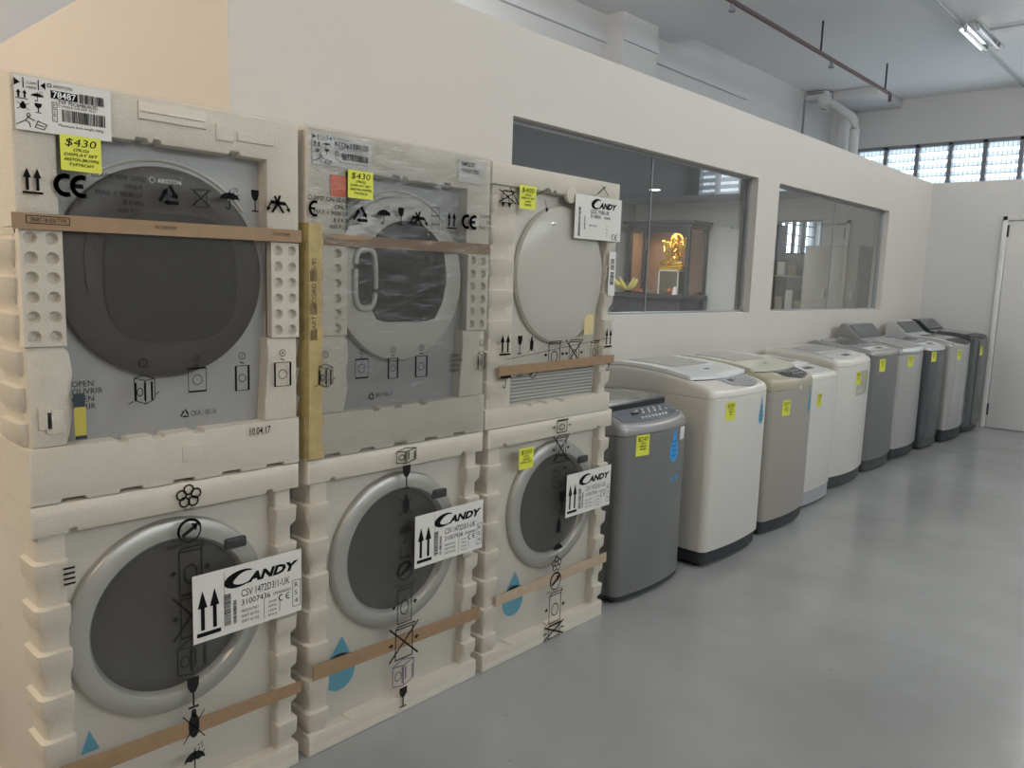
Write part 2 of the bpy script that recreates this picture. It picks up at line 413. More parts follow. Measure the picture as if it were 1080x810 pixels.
def kicker(p, y0, z0, y1, z1):
    T = S_(y0, z0, y1, z1); w_ = (y1-y0)*.03
    p.arc(*T(.4, .88), (y1-y0)*.06, (y1-y0)*.06, 0, 360, w_, 8)
    p.line([T(.4, .8), T(.3, .5), T(.0, .15)], w_); p.line([T(.3, .5), T(.42, .35), T(.45, .05)], w_); p.line([T(.38, .7), T(.6, .55)], w_)
    p.line([T(.6, .1), T(.9, .0), T(1, .35), T(.7, .55)], w_, True); p.line([T(.65, .3), T(.9, .2)], w_)
def candy(p, y, z, h, wd):
    """the black oblique wordmark: a heavy sweeping C, then small capitals"""
    def cpt(a, r_, s): return (y + wd*.2 + r_*wd*.2*math.cos(a) + s*math.sin(a)*h*.22, z + h*.42 + h*.58*r_*math.sin(a))
    outer = []; inner = []
    for i in range(25):
        a = math.radians(48 + (318-48)*i/24); t = i/24
        th = .16 + .66*math.sin(PI*min(1, t*1.02))**1.1
        outer.append(cpt(a, 1.0, 1)); inner.append((cpt(a, 1.0-th*.8, 1)))
    for i in range(24): p.poly([outer[i], outer[i+1], inner[i+1], inner[i]])
    p.text('ANDY', y+wd*.29, z, h*.62, wd*.71, shear=.28, bold=.055)
def label_plate(root, y0, z0, y1, z1, x, name='shipping_label'):
    bm = bmesh.new(); box(bm, x-.0006, x, y0, y1, z0, z1); return obj(name, bm, 'paper', root, False, 'white paper label')
def candy_label(root, y0, z0, y1, z1, x, lines):
    pl = label_plate(root, y0, z0, y1, z1, x); p = Pr(); T = S_(y0, z0, y1, z1); W, H = y1-y0, z1-z0
    up_arrows(p, *T(.03, .08), *T(.235, .76), bar=True); 
    candy(p, *T(.27, .70), H*.22, W*.70)
    p.text(lines[0], *T(.42, .50), H*.115, W*.46); p.text(lines[1], *T(.42, .37), H*.09, W*.27); p.text(lines[2], *T(.72, .38), H*.05, W*.17)
    p.bars(*T(.265, .13), *T(.325, .60), 30, False); p.bars(*T(.345, .13), *T(.375, .48), 22, False)
    for k, s in enumerate(('MADE IN ITALY', 'NWT 63 KG', 'GWT 65 KG')): p.text(s, *T(.42, .26-.08*k), H*.045, W*.16)
    p.line([T(.63, .06), T(.63, .36)], W*.004); p.line([T(.78, .1), T(.78, .36)], W*.004); p.line([T(.27, .3), T(.27, .95)], W*.003)
    for k, s in enumerate(('220-240V', '50Hz', '10A', 'IPX4')): p.text(s, *T(.67, .28-.07*k), H*.035, W*.08)
    ce(p, *T(.77, .255), *T(.895, .36), .14)
    p.line([T(.91, .1), T(.985, .1), T(.985, .52), T(.91, .52)], W*.005, True)
    for k, s in enumerate('R54'): p.text(s, *T(.93, .405-.125*k), H*.085)
    p.build('label_print', 'black_ink', pl, x+.0006)
def note(root, y0, z0, y1, z1, fx, lines, price=None):
    """yellow price note with handwriting"""
    f = fx if callable(fx) else (lambda y: fx)
    bm = bmesh.new(); n = 4
    for i in range(n):
        a, b2 = y0+(y1-y0)*i/n, y0+(y1-y0)*(i+1)/n
        bm.faces.new([bm.verts.new((f(y_)+.0012, y_, z_)) for y_, z_ in ((a, z0), (b2, z0), (b2, z1), (a, z1))])
    bmesh.ops.remove_doubles(bm, verts=bm.verts, dist=1e-5)
    pl = obj('price_note', bm, 'note_yellow', root, False, 'yellow handwritten price note')
    p = Pr(); T = S_(y0, z0, y1, z1); W, H = y1-y0, z1-z0
    p.text(lines[0], *T(.12, .70), H*.22, W*.76, shear=.15, bold=-.004)
    k = len(lines)-1
    for i, s in enumerate(lines[1:]):
        wd = W*min(.85, .075*len(s)); p.text(s, *T(.5, .56-.14*i*(4/max(4, k))), H*.085, wd, shear=.2, bold=.012, align='C')
    p.build('handwriting', 'black_ink', pl, lambda y: f(y)+.002)

def own(fn, nm):
    def g(p, *a, **k):
        if not getattr(p, 'split', False) or p.depth: return fn(p, *a, **k)
        keep = p.bm; p.bm = bmesh.new(); p.depth = 1; fn(p, *a, **k); p.depth = 0
        p.sub.append((nm, p.bm)); p.bm = keep
    return g
up_arrows = own(up_arrows, 'this_way_up_symbol'); ce = own(ce, 'conformity_mark'); glass_ = own(glass_, 'fragile_symbol'); umbrella = own(umbrella, 'keep_dry_symbol')
rec_tri = own(rec_tri, 'recycling_symbol'); cube_ = own(cube_, 'carton_symbol'); bug = own(bug, 'no_hooks_symbol'); green_dot = own(green_dot, 'packaging_symbol')
hexrec = own(hexrec, 'recycling_symbol'); kick = own(kick, 'do_not_roll_symbol'); diag = own(diag, 'unpacking_diagram')
_boxo = boxo
_b1, _b2 = own(_boxo, 'clamp_symbol'), own(_boxo, 'do_not_clamp_symbol')
def boxo(p, *a, **k): return (_b2 if k.get('cross') else _b1)(p, *a, **k)
def Ps():
    p = Pr(); p.split = True; return p

# ------------------------------------------------------------------ setting
XW, YC, YL, HP = 0.0, 9.50, 1.385, 2.566       # partition plane, end partition, left corner, partition height
ZC = 5.02
struct('floor', B(-9, 7.2, -6, 16.9, -.1, 0), 'floor')
struct('ceiling', B(-4.1, 7.2, -6, 16.9, ZC, ZC+.2), 'ceiling')
struct('trim_1', B(-3.85, 7.0, -4, 10.2, 4.80, ZC), 'ceiling')                 # lower soffit over the near half
# partition with its two window openings
W1y0, W1y1, W2y0, W2y1, Wz0, Wz1 = 2.80, 5.36, 5.705, 8.18, 1.222, 2.165
bm = bmesh.new(); T0 = -.12
box(bm, T0, 0, YL, W1y0, 0, HP); box(bm, T0, 0, W1y1, W2y0, 0, HP); box(bm, T0, 0, W2y1, YC+.1, 0, HP)
for a, b2 in ((W1y0, W1y1), (W2y0, W2y1)): box(bm, T0, 0, a, b2, 0, Wz0); box(bm, T0, 0, a, b2, Wz1, HP)
bmesh.ops.remove_doubles(bm, verts=bm.verts, dist=1e-5)
struct('wall_partition', bm, 'wall')
struct('wall_left', B(-3.85, T0, YL, YL+.12, 0, HP), 'wall')
# end partition with the door and a high window into the hall behind the office
bm = bmesh.new(); D0, D1, DH = .70, 1.62, 2.20; o0, o1, p0, p1 = -1.72, -1.15, 1.80, 2.21
box(bm, 0, D0, YC, YC+.1, 0, HP); box(bm, D0, D1, YC, YC+.1, DH, HP); box(bm, D1, 7, YC, YC+.1, 0, HP)
box(bm, -3.85, o0, YC, YC+.1, 0, HP); box(bm, o0, o1, YC, YC+.1, 0, p0); box(bm, o0, o1, YC, YC+.1, p1, HP); box(bm, o1, 0, YC, YC+.1, 0, HP)
struct('wall_back', bm, 'wall_white')
bm = bmesh.new(); box(bm, -4.1, -3.85, -6, 14.15, 0, ZC); box(bm, -4.1, -3.85, 16.2, 16.9, 0, ZC); box(bm, -4.1, -3.85, 14.15, 16.2, 0, 2.0); box(bm, -4.1, -3.85, 14.15, 16.2, 2.8, ZC)
struct('wall_side', bm, 'wall_white')
bm = bmesh.new()
for y in (14.15, 14.83, 15.5, 16.15): box(bm, -4.0, -3.95, y, y+.05, 2.0, 2.8)
for z in (2.0, 2.2, 2.4, 2.6, 2.78): box(bm, -4.0, -3.96, 14.15, 16.2, z, z+.018)
struct('window_5', bm, 'mullion')  # side opening added so sky brightens the panes of the office's high window
bm = bmesh.new(); box(bm, 7.0, 7.2, -6, -.5, 0, ZC); box(bm, 7.0, 7.2, -.5, 8.5, 0, 3.2); box(bm, 7.0, 7.2, -.5, 8.5, 4.4, ZC); box(bm, 7, 7.2, 8.5, 16.9, 0, ZC)
struct('wall_right', bm, 'wall_white')  # high opening added as a light source, clear of the machine door reflections
struct('wall_front', B(-4.1, 7.2, -6.2, -6, 0, ZC), 'wall_white')
YF = 16.55; LZ0, LZ1 = 2.35, 4.15
bm = bmesh.new(); box(bm, -4.1, 7.2, YF, YF+.2, 0, LZ0); box(bm, -4.1, 7.2, YF, YF+.2, LZ1, ZC); box(bm, -4.1, -3.4, YF, YF+.2, LZ0, LZ1); box(bm, 6.75, 7.2, YF, YF+.2, LZ0, LZ1)
struct('wall_far', bm, 'wall_white')
# office ceiling and inner lining, dim behind the glass
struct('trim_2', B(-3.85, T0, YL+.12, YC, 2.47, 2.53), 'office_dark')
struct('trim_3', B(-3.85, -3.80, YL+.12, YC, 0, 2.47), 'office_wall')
bm = bmesh.new(); box(bm, -3.80, o0, YC-.03, YC, 0, 2.47); box(bm, o0, o1, YC-.03, YC, 0, p0); box(bm, o0, o1, YC-.03, YC, p1, 2.47); box(bm, o1, T0, YC-.03, YC, 0, 2.47)
struct('trim_4', bm, 'office_wall')
# window panes in the partition: reveal frame, two sheets of glass meeting at a joint
for i, (a, b2, j) in enumerate(((W1y0, W1y1, 4.10), (W2y0, W2y1, 6.98))):
    bm = bmesh.new(); box(bm, -.075, -.063, a, j-.002, Wz0, Wz1); box(bm, -.075, -.063, j+.002, b2, Wz0, Wz1)
    g = bmesh.new(); g.faces.new([g.verts.new((-.068, y, z)) for y, z in ((a, Wz0), (j-.002, Wz0), (j-.002, Wz1), (a, Wz1))])
    g.faces.new([g.verts.new((-.068, y, z)) for y, z in ((j+.002, Wz0), (b2, Wz0), (b2, Wz1), (j+.002, Wz1))]); bm.free()
    o = obj('window_%d' % (i+1), g, 'pane', None, False); o['kind'] = 'structure'
    f = bmesh.new()
    box(f, -.085, -.05, a, a+.018, Wz0, Wz1); box(f, -.085, -.05, b2-.018, b2, Wz0, Wz1)
    box(f, -.085, -.05, a, b2, Wz0, Wz0+.012); box(f, -.085, -.05, a, b2, Wz1-.014, Wz1); box(f, -.073, -.063, j-.003, j+.003, Wz0, Wz1)
    obj('window_frame', f, 'plastic_grey', o, False)
# high window of the office
g = bmesh.new(); g.faces.new([g.verts.new((x, YC+.05, z)) for x, z in ((o0, p0), (o1, p0), (o1, p1), (o0, p1))])
o = obj('window_3', g, 'pane', None, False); o['kind'] = 'structure'
f = bmesh.new()
for x in (o0, -1.54, -1.41, -1.18): box(f, x, x+.03, YC+.02, YC+.07, p0, p1)
box(f, o0, o1, YC+.02, YC+.07, p0, p0+.02); box(f, o0, o1, YC+.02, YC+.07, p1-.02, p1); obj('window_frame', f, 'mullion', o, False)
# door in the end partition
o = obj('door_1', B(D0+.055, D1-.055, YC+.0, YC+.045, .012, DH-.05, r=.003), 'door', None, True); o['kind'] = 'structure'
f = bmesh.new(); box(f, D0, D0+.045, YC-.02, YC+.09, 0, DH, r=.004); box(f, D1-.045, D1, YC-.02, YC+.09, 0, DH, r=.004); box(f, D0, D1, YC-.02, YC+.09, DH-.045, DH, r=.004)
obj('door_frame', f, 'door', o)
for z in (2.05, .20):
    obj('hinge', B(D0+.043, D0+.062, YC-.012, YC+.002, z-.06, z+.06, r=.002), 'trim_black', o)
obj('door_handle', B(D1-.16, D1-.07, YC-.06, YC+.0, 1.0, 1.03, r=.008), 'steel', o)
struct('baseboard_back', B(D0+.03, 7, YC-.022, YC-.001, 0, .012), 'mullion')
# louvre window across the far wall
bm = bmesh.new(); xs = [-3.4 + .57*k for k in range(19)]
xs = [x for x in xs if x < 6.75]
for x in xs: box(bm, x-.035, x+.035, YF-.02, YF+.12, LZ0, LZ1)
box(bm, -3.4, 6.75, YF-.02, YF+.12, LZ1-.05, LZ1+.01); box(bm, -3.4, 6.75, YF-.02, YF+.12, LZ0-.01, LZ0+.05)
lw = struct('window_4', bm, 'mullion')
bm = bmesh.new(); z = LZ0+.1
while z < LZ1-.08:
    v = [bm.verts.new(c) for c in ((-3.4, YF+.04, z), (6.75, YF+.04, z), (6.75, YF+.08, z+.10), (-3.4, YF+.08, z+.10))]; bm.faces.new(v); z += .155
lo = obj('louvre_blades', bm, 'louvre', lw, False)
bm = bmesh.new(); x = -3.4
while x < 6.75: box(bm, x, x+.009, YF+.004, YF+.012, LZ0, LZ1); x += .075
z = LZ0
while z < LZ1: box(bm, -3.4, 6.75, YF+.004, YF+.012, z, z+.009); z += .15
obj('security_mesh', bm, 'mesh_wire', lw, False)
# side wall: pier and a conduit ledge
struct('wall_pier', B(-3.85, -3.58, 8.65, 9.47, 2.54, 4.80), 'wall_white')
bm = bmesh.new(); box(bm, -3.85, -3.80, -4, 8.65, 4.45, 4.52); box(bm, -3.85, -3.80, 9.47, 12.6, 4.45, 4.52); box(bm, -3.58, -3.545, 8.65, 9.47, 4.45, 4.52)
struct('trim_5', bm, 'pipe_white')
struct('wall_far_pier', B(-3.85, -3.45, 16.25, YF, 0, ZC), 'wall_white')

# ------------------------------------------------------------------ things under the ceiling
t = thing('air_duct', 'boxed white duct under the far ceiling corner above the louvre window', 'duct', (-3.0, 15.8, 4.86))
obj('duct_casing', B(-3.43, -2.62, 15.2, 16.53, 4.86, ZC-.002, r=.008), 'pipe_white', t)
obj('duct_flange', B(-3.84, -3.44, 14.95, 15.3, 4.86, ZC-.02, r=.008), 'pipe_white', t)
obj('duct_vent', B(-3.80, -3.50, 14.93, 14.95, 4.95, 4.98, r=.002), 'mullion', t, label='dark slot vent')
t = thing('drain_pipe', 'thick white pipe bending down in the far corner of the side wall', 'pipe', (-2.9, 15.0, 0))
bm = bmesh.new(); tube(bm, [(-3.52, 14.9, 4.72), (-3.40, 14.92, 4.76), (-3.28, 14.94, 4.72), (-3.0, 15, 4.50), (-2.92, 15, 4.40), (-2.90, 15, 4.25), (-2.90, 15, 0)], .08, 14); obj('pipe_run', bm, 'pipe_white', t)
bm = bmesh.new(); tube(bm, [(-3.53, 14.92, 4.80), (-3.46, 14.91, 4.78), (-3.42, 14.9, 4.70), (-3.42, 14.9, 4.62)], .11, 14); obj('pipe_elbow', bm, 'pipe_white', t)
bm = bmesh.new(); tube(bm, [(-3.22, 15.3, 4.52), (-3.22, 15.3, 4.1), (-3.22, 15.3, 0)], .11, 14); tag(obj('riser_pipe', bm, 'pipe_white', None, origin=(-3.22, 15.3, 0)), 'straight white riser pipe standing behind the bent pipe in the far corner', 'pipe')
bm = bmesh.new(); tube(bm, [(-3.70, 14.6, 4.80), (-3.70, 14.6, 0)], .022, 8); tag(obj('thin_pipe', bm, 'mullion', None, origin=(-3.7, 14.6, 0)), 'thin dark vertical pipe beside the far corner of the side wall', 'pipe')
t = thing('sprinkler_pipe', 'dark red pipe slung below the ceiling on rod hangers with sprinkler heads', 'pipe', (-2.02, 9, 4.57))
PX, PZ = -2.02, 4.58
bm = bmesh.new(); tube(bm, [(PX, 2.0, PZ), (PX, 14.0, PZ), (PX, 14.02, PZ-.02), (PX, 14.02, PZ-.12)], .028, 10); obj('pipe_run', bm, 'pipe_red', t)
for y in (5.6, 8.3, 11.1, 13.75):
    bm = bmesh.new(); tube(bm, [(PX, y, PZ+.02), (PX, y, ZC-.02 if y > 10.2 else 4.80)], .014, 6); obj('hanger_rod', bm, 'trim_black', t)
for y in (5.8, 8.55, 11.5):
    bm = bmesh.new(); tube(bm, [(PX, y, PZ-.03), (PX, y, PZ-.09)], .022, 8); tube(bm, [(PX, y, PZ-.09), (PX, y, PZ-.11)], .04, 8); obj('sprinkler_head', bm, 'mullion', t)
bm = bmesh.new(); tube(bm, [(-.62, -3, ZC-.03), (-.62, 16.5, ZC-.03)], .016, 6); tube(bm, [(-.62, 12.75, ZC-.03), (5, 12.75, ZC-.03)], .016, 6)
tag(obj('ceiling_conduit', bm, 'conduit', None, origin=(-.62, 12.75, ZC-.03)), 'thin grey conduit running along the ceiling past the tube light fitting', 'conduit')
def fitting(x, y, z, label, on):
    t = thing('tube_light', label, 'ceiling light', (x, y, z), 'tube light fittings')
    obj('housing', B(x-.05, x+.05, y-.6, y+.6, z-.07, z-.015, r=.008), 'steel', t)
    for s in (-1, 1):
        bm = bmesh.new(); v = [(x+s*.05, z-.03), (x+s*.15, z-.11), (x+s*.155, z-.10), (x+s*.055, z-.02)]
        vv = [[bm.verts.new((a, yy, c)) for a, c in v] for yy in (y-.6, y+.6)]
        for k in range(4): bm.faces.new((vv[0][k], vv[0][(k+1) % 4], vv[1][(k+1) % 4], vv[1][k]))
        bm.faces.new(vv[0]); bm.faces.new(vv[1]); obj('reflector', bm, 'chrome', t, False)
        bm = bmesh.new(); tube(bm, [(x+s*.075, y-.58, z-.12), (x+s*.075, y+.58, z-.12)], .016, 10); obj('tube', bm, 'lamp_on' if on else 'tube', t)
        for yy in (y-.58, y+.58): obj('lamp_holder', B(x+s*.075-.018, x+s*.075+.018, yy-.012, yy+.012, z-.145, z-.05, r=.003), 'plastic_greylight', t)
    if on: point('tube_glow', (x, y, z-.42), on, COOL, .25)
    return t
fitting(-.45, 12.75, ZC-.03, 'unlit twin tube light fitting on the far ceiling above the end partition', 0)
fitting(-2.2, 5.5, 4.80, 'lit twin tube light over the office roof', 60)
fitting(1.5, 12.8, ZC-.03, 'lit twin tube light in the hall behind the end partition', 70)
fitting(2.6, 1.2, 4.80, 'lit twin tube light over the near end of the aisle', 45)
fitting(2.6, 5.2, 4.80, 'lit twin tube light over the middle of the aisle', 90)
fitting(2.6, 9.0, 4.80, 'lit twin tube light over the aisle near the end partition', 90)
# warm lamps near the camera end of the room
def warm(x, y, z, pw, label):
    t = thing('warm_pendant', label, 'ceiling light', (x, y, z))
    bm = bmesh.new(); tube(bm, [(x, y, ZC-.22), (x, y, z+.12)], .006, 6); obj('cord', bm, 'trim_black', t)
    bm = bmesh.new(); tube(bm, [(x, y, z+.14), (x, y, z+.04)], [.05, .16], 20); obj('lamp_shade', bm, 'plastic_grey', t)
    bm = bmesh.new(); ball(bm, (x, y, z), .05); obj('bulb', bm, 'lamp_warm', t)
    point('warm_glow', (x, y, z-.12), pw, WARM, .1)
warm(-2.3, -1.9, 3.3, 340, 'warm pendant lamp left of the nearest stack')
warm(1.9, -1.6, 3.1, 105, 'warm pendant lamp behind the camera over the aisle')

# ------------------------------------------------------------------ office contents seen through the glass
def lamp_disc(x, y, z, label):
    t = thing('downlight', label, 'ceiling light', (x, y, z))
    bm = bmesh.new(); tube(bm, [(x, y, z), (x, y, z-.012)], .075, 20); obj('trim_ring', bm, 'plastic_greylight', t)
    bm = bmesh.new(); tube(bm, [(x, y, z-.012), (x, y, z-.016)], .06, 20); obj('diffuser', bm, 'lamp_on', t)
lamp_disc(-2.49, 7.9, 2.47, 'round lit downlight in the office ceiling above the shrine cabinet')
area('office_glow', (-2.4, 7.6, 2.44), (0, 0, 0), .4, .4, 60, COOL)
area('office_glow_near', (-1.2, 5.6, 2.44), (0, 0, 0), .4, .4, 34, COOL)
# shrine cabinet: counter base, posts, arch, side panels
t = thing('shrine_cabinet', 'dark carved shrine cabinet with open arched front behind the large window', 'cabinet', (-3.1, 9.2, 0))
cx0, cx1, cy0, cy1 = -3.56, -2.62, 8.98, 9.44
obj('base_cabinet', B(cx0-.14, cx1-.02, cy0-.12, cy1, 0, 1.20, r=.006), 'cabinet_wood', t)
for a, b2 in ((cx0+.06, -3.12), (-3.06, cx1-.06)): obj('cabinet_door', B(a, b2, cy0-.142, cy0-.118, .10, 1.12, r=.01), 'cabinet_wood', t)
obj('counter', B(cx0-.16, cx1+.04, cy0-.17, cy1, 1.20, 1.26, r=.008), 'cabinet_wood', t)
obj('back_board', B(cx0+.03, cx1-.03, cy1-.03, cy1-.01, 1.26, 2.10), 'cabinet_inner', t)
for x in (cx0, cx0+.23, cx1-.06):
    bm = bmesh.new(); box(bm, x, x+.05, cy0, cy0+.05, 1.26, 2.12, r=.004); box(bm, x-.006, x+.056, cy0-.006, cy0+.056, 1.26, 1.32, r=.004); obj('post', bm, 'cabinet_wood', t)
for x in (cx0, cx1-.05): obj('rear_post', B(x, x+.05, cy1-.05, cy1, 1.26, 2.12, r=.004), 'cabinet_wood', t)
obj('side_panel', B(cx1-.035, cx1-.02, cy0+.05, cy1-.05, 1.30, 2.06), 'cabinet_inner', t)
obj('side_panel', B(cx0+.02, cx0+.035, cy0+.05, cy1-.05, 1.30, 2.06), 'cabinet_inner', t)
bm = bmesh.new(); a, b2 = cx0+.28, cx1-.06; pts = [(a, 2.12), (a, 1.98), (a+.04, 1.985), (a+.07, 2.03), (a+.15, 2.05)] + [(b2-.15, 2.05), (b2-.07, 2.03), (b2-.04, 1.985), (b2, 1.98), (b2, 2.12)]
v0 = [bm.verts.new((x, cy0+.005, z)) for x, z in pts]; v1 = [bm.verts.new((x, cy0+.03, z)) for x, z in pts]
bm.faces.new(v0); bm.faces.new(v1[::-1])
for k in range(len(pts)): bm.faces.new((v0[k], v0[(k+1) % len(pts)], v1[(k+1) % len(pts)], v1[k]))
bmesh.ops.recalc_face_normals(bm, faces=bm.faces); obj('arch', bm, 'cabinet_wood', t, False)
bm = bmesh.new(); box(bm, cx0-.02, cx1+.02, cy0-.03, cy1, 2.12, 2.16, r=.006); box(bm, cx0-.06, cx1+.06, cy0-.07, cy1, 2.16, 2.20, r=.008); obj('cornice', bm, 'cabinet_wood', t)
obj('added_glow_strip', B(cx0+.3, cx1-.1, cy0+.1, cy0+.14, 2.10, 2.12), 'lamp_warm', t, label='added warm glowing strip')  # strip and its area light below are added to warm the cabinet inside
area('shrine_glow', (-3.05, 9.12, 2.09), (math.radians(-12), 0, 0), .6, .1, 3.4, (1, .72, .42))
# pedestal and seated golden statue
PXc, PYc = -2.95, 9.16
t = thing('statue_stand', 'small white-edged stand under the golden statue', 'stand', (PXc, PYc, 1.26))
obj('stand_body', B(PXc-.14, PXc+.14, PYc-.10, PYc+.10, 1.26, 1.555), 'olive', t)
f = bmesh.new()
for x in (PXc-.15, PXc+.135): box(f, x, x+.015, PYc-.112, PYc-.098, 1.26, 1.57)
box(f, PXc-.15, PXc+.15, PYc-.112, PYc+.11, 1.555, 1.57); obj('stand_frame', f, 'white_ink', t)
t = thing('golden_statue', 'golden seated elephant-headed deity statue inside the dark shrine cabinet', 'statue', (PXc, PYc, 1.57))
bm = bmesh.new(); z0 = 1.57
box(bm, PXc-.17, PXc+.17, PYc-.09, PYc+.09, z0, z0+.035, r=.012); box(bm, PXc-.15, PXc+.15, PYc-.08, PYc+.08, z0+.035, z0+.06, r=.01); obj('plinth', bm, 'gold', t)
bm = bmesh.new()
ball(bm, (PXc, PYc, z0+.15), .085, 1.0, .8, 1.05); ball(bm, (PXc, PYc, z0+.24), .065, 1.0, .75, 1.0)      # belly, chest
for s in (-1, 1):
    tube(bm, [(PXc+s*.04, PYc-.01, z0+.10), (PXc+s*.13, PYc-.05, z0+.085), (PXc+s*.02, PYc-.085, z0+.075)], [.045, .04, .025], 10)   # folded legs
    tube(bm, [(PXc+s*.06, PYc, z0+.25), (PXc+s*.12, PYc-.02, z0+.18), (PXc+s*.10, PYc-.06, z0+.16)], [.025, .02, .015], 8)             # lower arms
    tube(bm, [(PXc+s*.06, PYc, z0+.26), (PXc+s*.14, PYc, z0+.24), (PXc+s*.16, PYc, z0+.32)], [.024, .018, .014], 8)                  # raised arms
    ball(bm, (PXc+s*.10, PYc+.0, z0+.325), .05, .85, .25, 1.05)                                                                       # ears
ball(bm, (PXc, PYc-.01, z0+.335), .058, 1, .9, 1.05)                                                                                     # head
tube(bm, [(PXc, PYc-.05, z0+.33), (PXc, PYc-.085, z0+.28), (PXc+.02, PYc-.09, z0+.22), (PXc-.03, PYc-.09, z0+.18), (PXc-.05, PYc-.09, z0+.20)], [.026, .022, .018, .013, .009], 8)
obj('figure', bm, 'gold', t)
bm = bmesh.new(); tube(bm, [(PXc, PYc, z0+.38), (PXc, PYc, z0+.41), (PXc, PYc, z0+.45), (PXc, PYc, z0+.48)], [.055, .05, .028, .006], 12); obj('crown', bm, 'gold', t)
bm = bmesh.new()
for k in range(24):
    a = 2*PI*k/24; ball(bm, (PXc+.085*math.cos(a), PYc+.05, z0+.385+.085*math.sin(a)), .017, 1, .5, 1, 8)
obj('halo', bm, 'gold', t)
bm = bmesh.new(); tube(bm, [(PXc+.16, PYc, z0+.32), (PXc+.18, PYc, z0+.36), (PXc+.17, PYc, z0+.42), (PXc+.19, PYc, z0+.45)], [.014, .012, .008, .004], 8)
ball(bm, (PXc-.17, PYc, z0+.36), .035, 1, .4, 1); obj('attribute', bm, 'gold', t)
bm = bmesh.new(); tube(bm, [(PXc-.07, PYc-.04, z0+.26), (PXc-.03, PYc-.07, z0+.20), (PXc+.04, PYc-.07, z0+.21), (PXc+.08, PYc-.04, z0+.27)], .011, 8); obj('garland', bm, 'stem_brown', t, label='dark garland')
# banana hand, fruit and small offerings on the counter
t = thing('banana_bunch', 'bunch of yellow bananas on the left end of the shrine counter', 'fruit', (-3.50, 8.9, 1.26))
bm = bmesh.new()
for k in range(7):
    a = -1.25 + k*.42; bx = -3.48; r_ = .20
    P0 = Vector((bx, 8.90, 1.30)); d = Vector((math.sin(a), -.25, 0)); d.normalize()
    pts = [P0 + d*r_*u + Vector((0, 0, .11*u*u + .05*math.cos(a)*u)) for u in (0, .25, .5, .75, 1.0)]
    tube(bm, pts, [.014, .028, .032, .026, .008], 8)
obj('fruits', bm, 'banana', t); bm = bmesh.new(); tube(bm, [(-3.50, 8.90, 1.27), (-3.50, 8.91, 1.38)], [.02, .012], 8); obj('stem', bm, 'stem_brown', t)
for k, (dx, m_, lb, sz) in enumerate(((-.38, 'fruit_red', 'small dark red fruit beside the bananas', .035), (-.31, 'fruit_red', 'dark red fruit next to the post of the shrine', .03), (.12, 'fruit_red', 'red round offering in front of the statue stand', .045))):
    bm = bmesh.new(); ball(bm, (PXc+dx, 8.90, 1.26+sz*.85), sz, 1, 1, .85); tube(bm, [(PXc+dx, 8.90, 1.26+sz*1.5), (PXc+dx+.005, 8.90, 1.26+sz*1.95)], .004, 6)
    tag(obj('offering_fruit', bm, m_, None, origin=(PXc+dx, 8.90, 1.26)), lb, 'fruit')
bm = bmesh.new(); tube(bm, [(PXc-.17, 8.9, 1.26), (PXc-.17, 8.9, 1.27), (PXc-.17, 8.9, 1.30)], [.02, .03, .06], 14); tag(obj('offering_bowl', bm, 'paper', None, origin=(PXc-.17, 9, 1.26)), 'small pale bowl in front of the shrine at the left of the statue stand', 'bowl')
bm = bmesh.new(); tube(bm, [(PXc+.20, 8.9, 1.26), (PXc+.20, 8.9, 1.32), (PXc+.20, 8.9, 1.36)], [.035, .03, .012], 12); tag(obj('white_vase', bm, 'paper', None, origin=(PXc+.22, 9, 1.26)), 'small white vase in front of the shrine at the right of the statue stand', 'vase')
# boards leaning right of the shrine
for k, (a, b2, h) in enumerate(((-2.50, -2.29, 2.14), (-2.285, -1.93, 2.12))):
    tag(obj('wall_board', B(a, b2, 9.40-.02*k, 9.455, 0, h, r=.004), 'wall_white', None, origin=((a+b2)/2, 9.4, 0)), ('narrow pale board standing on end just right of the shrine cabinet', 'wider pale board standing on end beside the narrow one')[k], 'board')
# cupboard and shelf behind the second window
t = thing('storage_cupboard', 'tall beige cupboard behind the second window', 'cupboard', (-.84, 9.2, 0))
obj('carcass', B(-1.14, -.52, 9.0, 9.44, 0, 1.88, r=.005), 'cupboard', t)
for a, b2 in ((-1.13, -.835), (-.825, -.53)):
    d = obj('cupboard_door', B(a, b2, 8.98, 9.0, .08, 1.86, r=.003), 'cupboard', t); obj('handle', B((a+b2)/2+.10, (a+b2)/2+.115, 8.955, 8.98, 1.30, 1.40, r=.003), 'paper', d)
t = thing('goods_shelf', 'low olive shelf with packed goods under the bright high window of the office', 'shelf', (-1.35, 9.2, 0))
bm = bmesh.new()
for z in (.05, .55, 1.05, 1.52): box(bm, -1.52, -1.17, 9.06, 9.44, z, z+.02)
for x in (-1.54, -1.17): box(bm, x, x+.02, 9.06, 9.44, 0, 1.72)
obj('shelf_frame', bm, 'olive', t, False)
for k, (x, z, h) in enumerate(((-1.50, 1.07, .22), (-1.38, 1.07, .30), (-1.27, 1.07, .18), (-1.50, 1.54, .16), (-1.36, 1.54, .12), (-1.5, .57, .3), (-1.34, .57, .35))):
    tag(obj('packed_carton', B(x, x+.09, 9.10, 9.35, z, z+h, r=.004), ('olive', 'cupboard')[k % 2], None, origin=(x+.045, 9.2, z)), 'small carton on the olive shelf in the office, %s' % ('leftmost of the middle board', 'tallest of the middle board', 'rightmost of the middle board', 'left one on the top board', 'right one on the top board', 'left one on the low board', 'right one on the low board')[k], 'carton', 'cartons on the office shelf')
tag(obj('dark_locker', B(-1.78, -1.56, 9.05, 9.44, 0, 2.14, r=.004), 'office_dark', None, origin=(-1.67, 9.25, 0)), 'narrow dark locker left of the olive shelf in the office', 'locker')

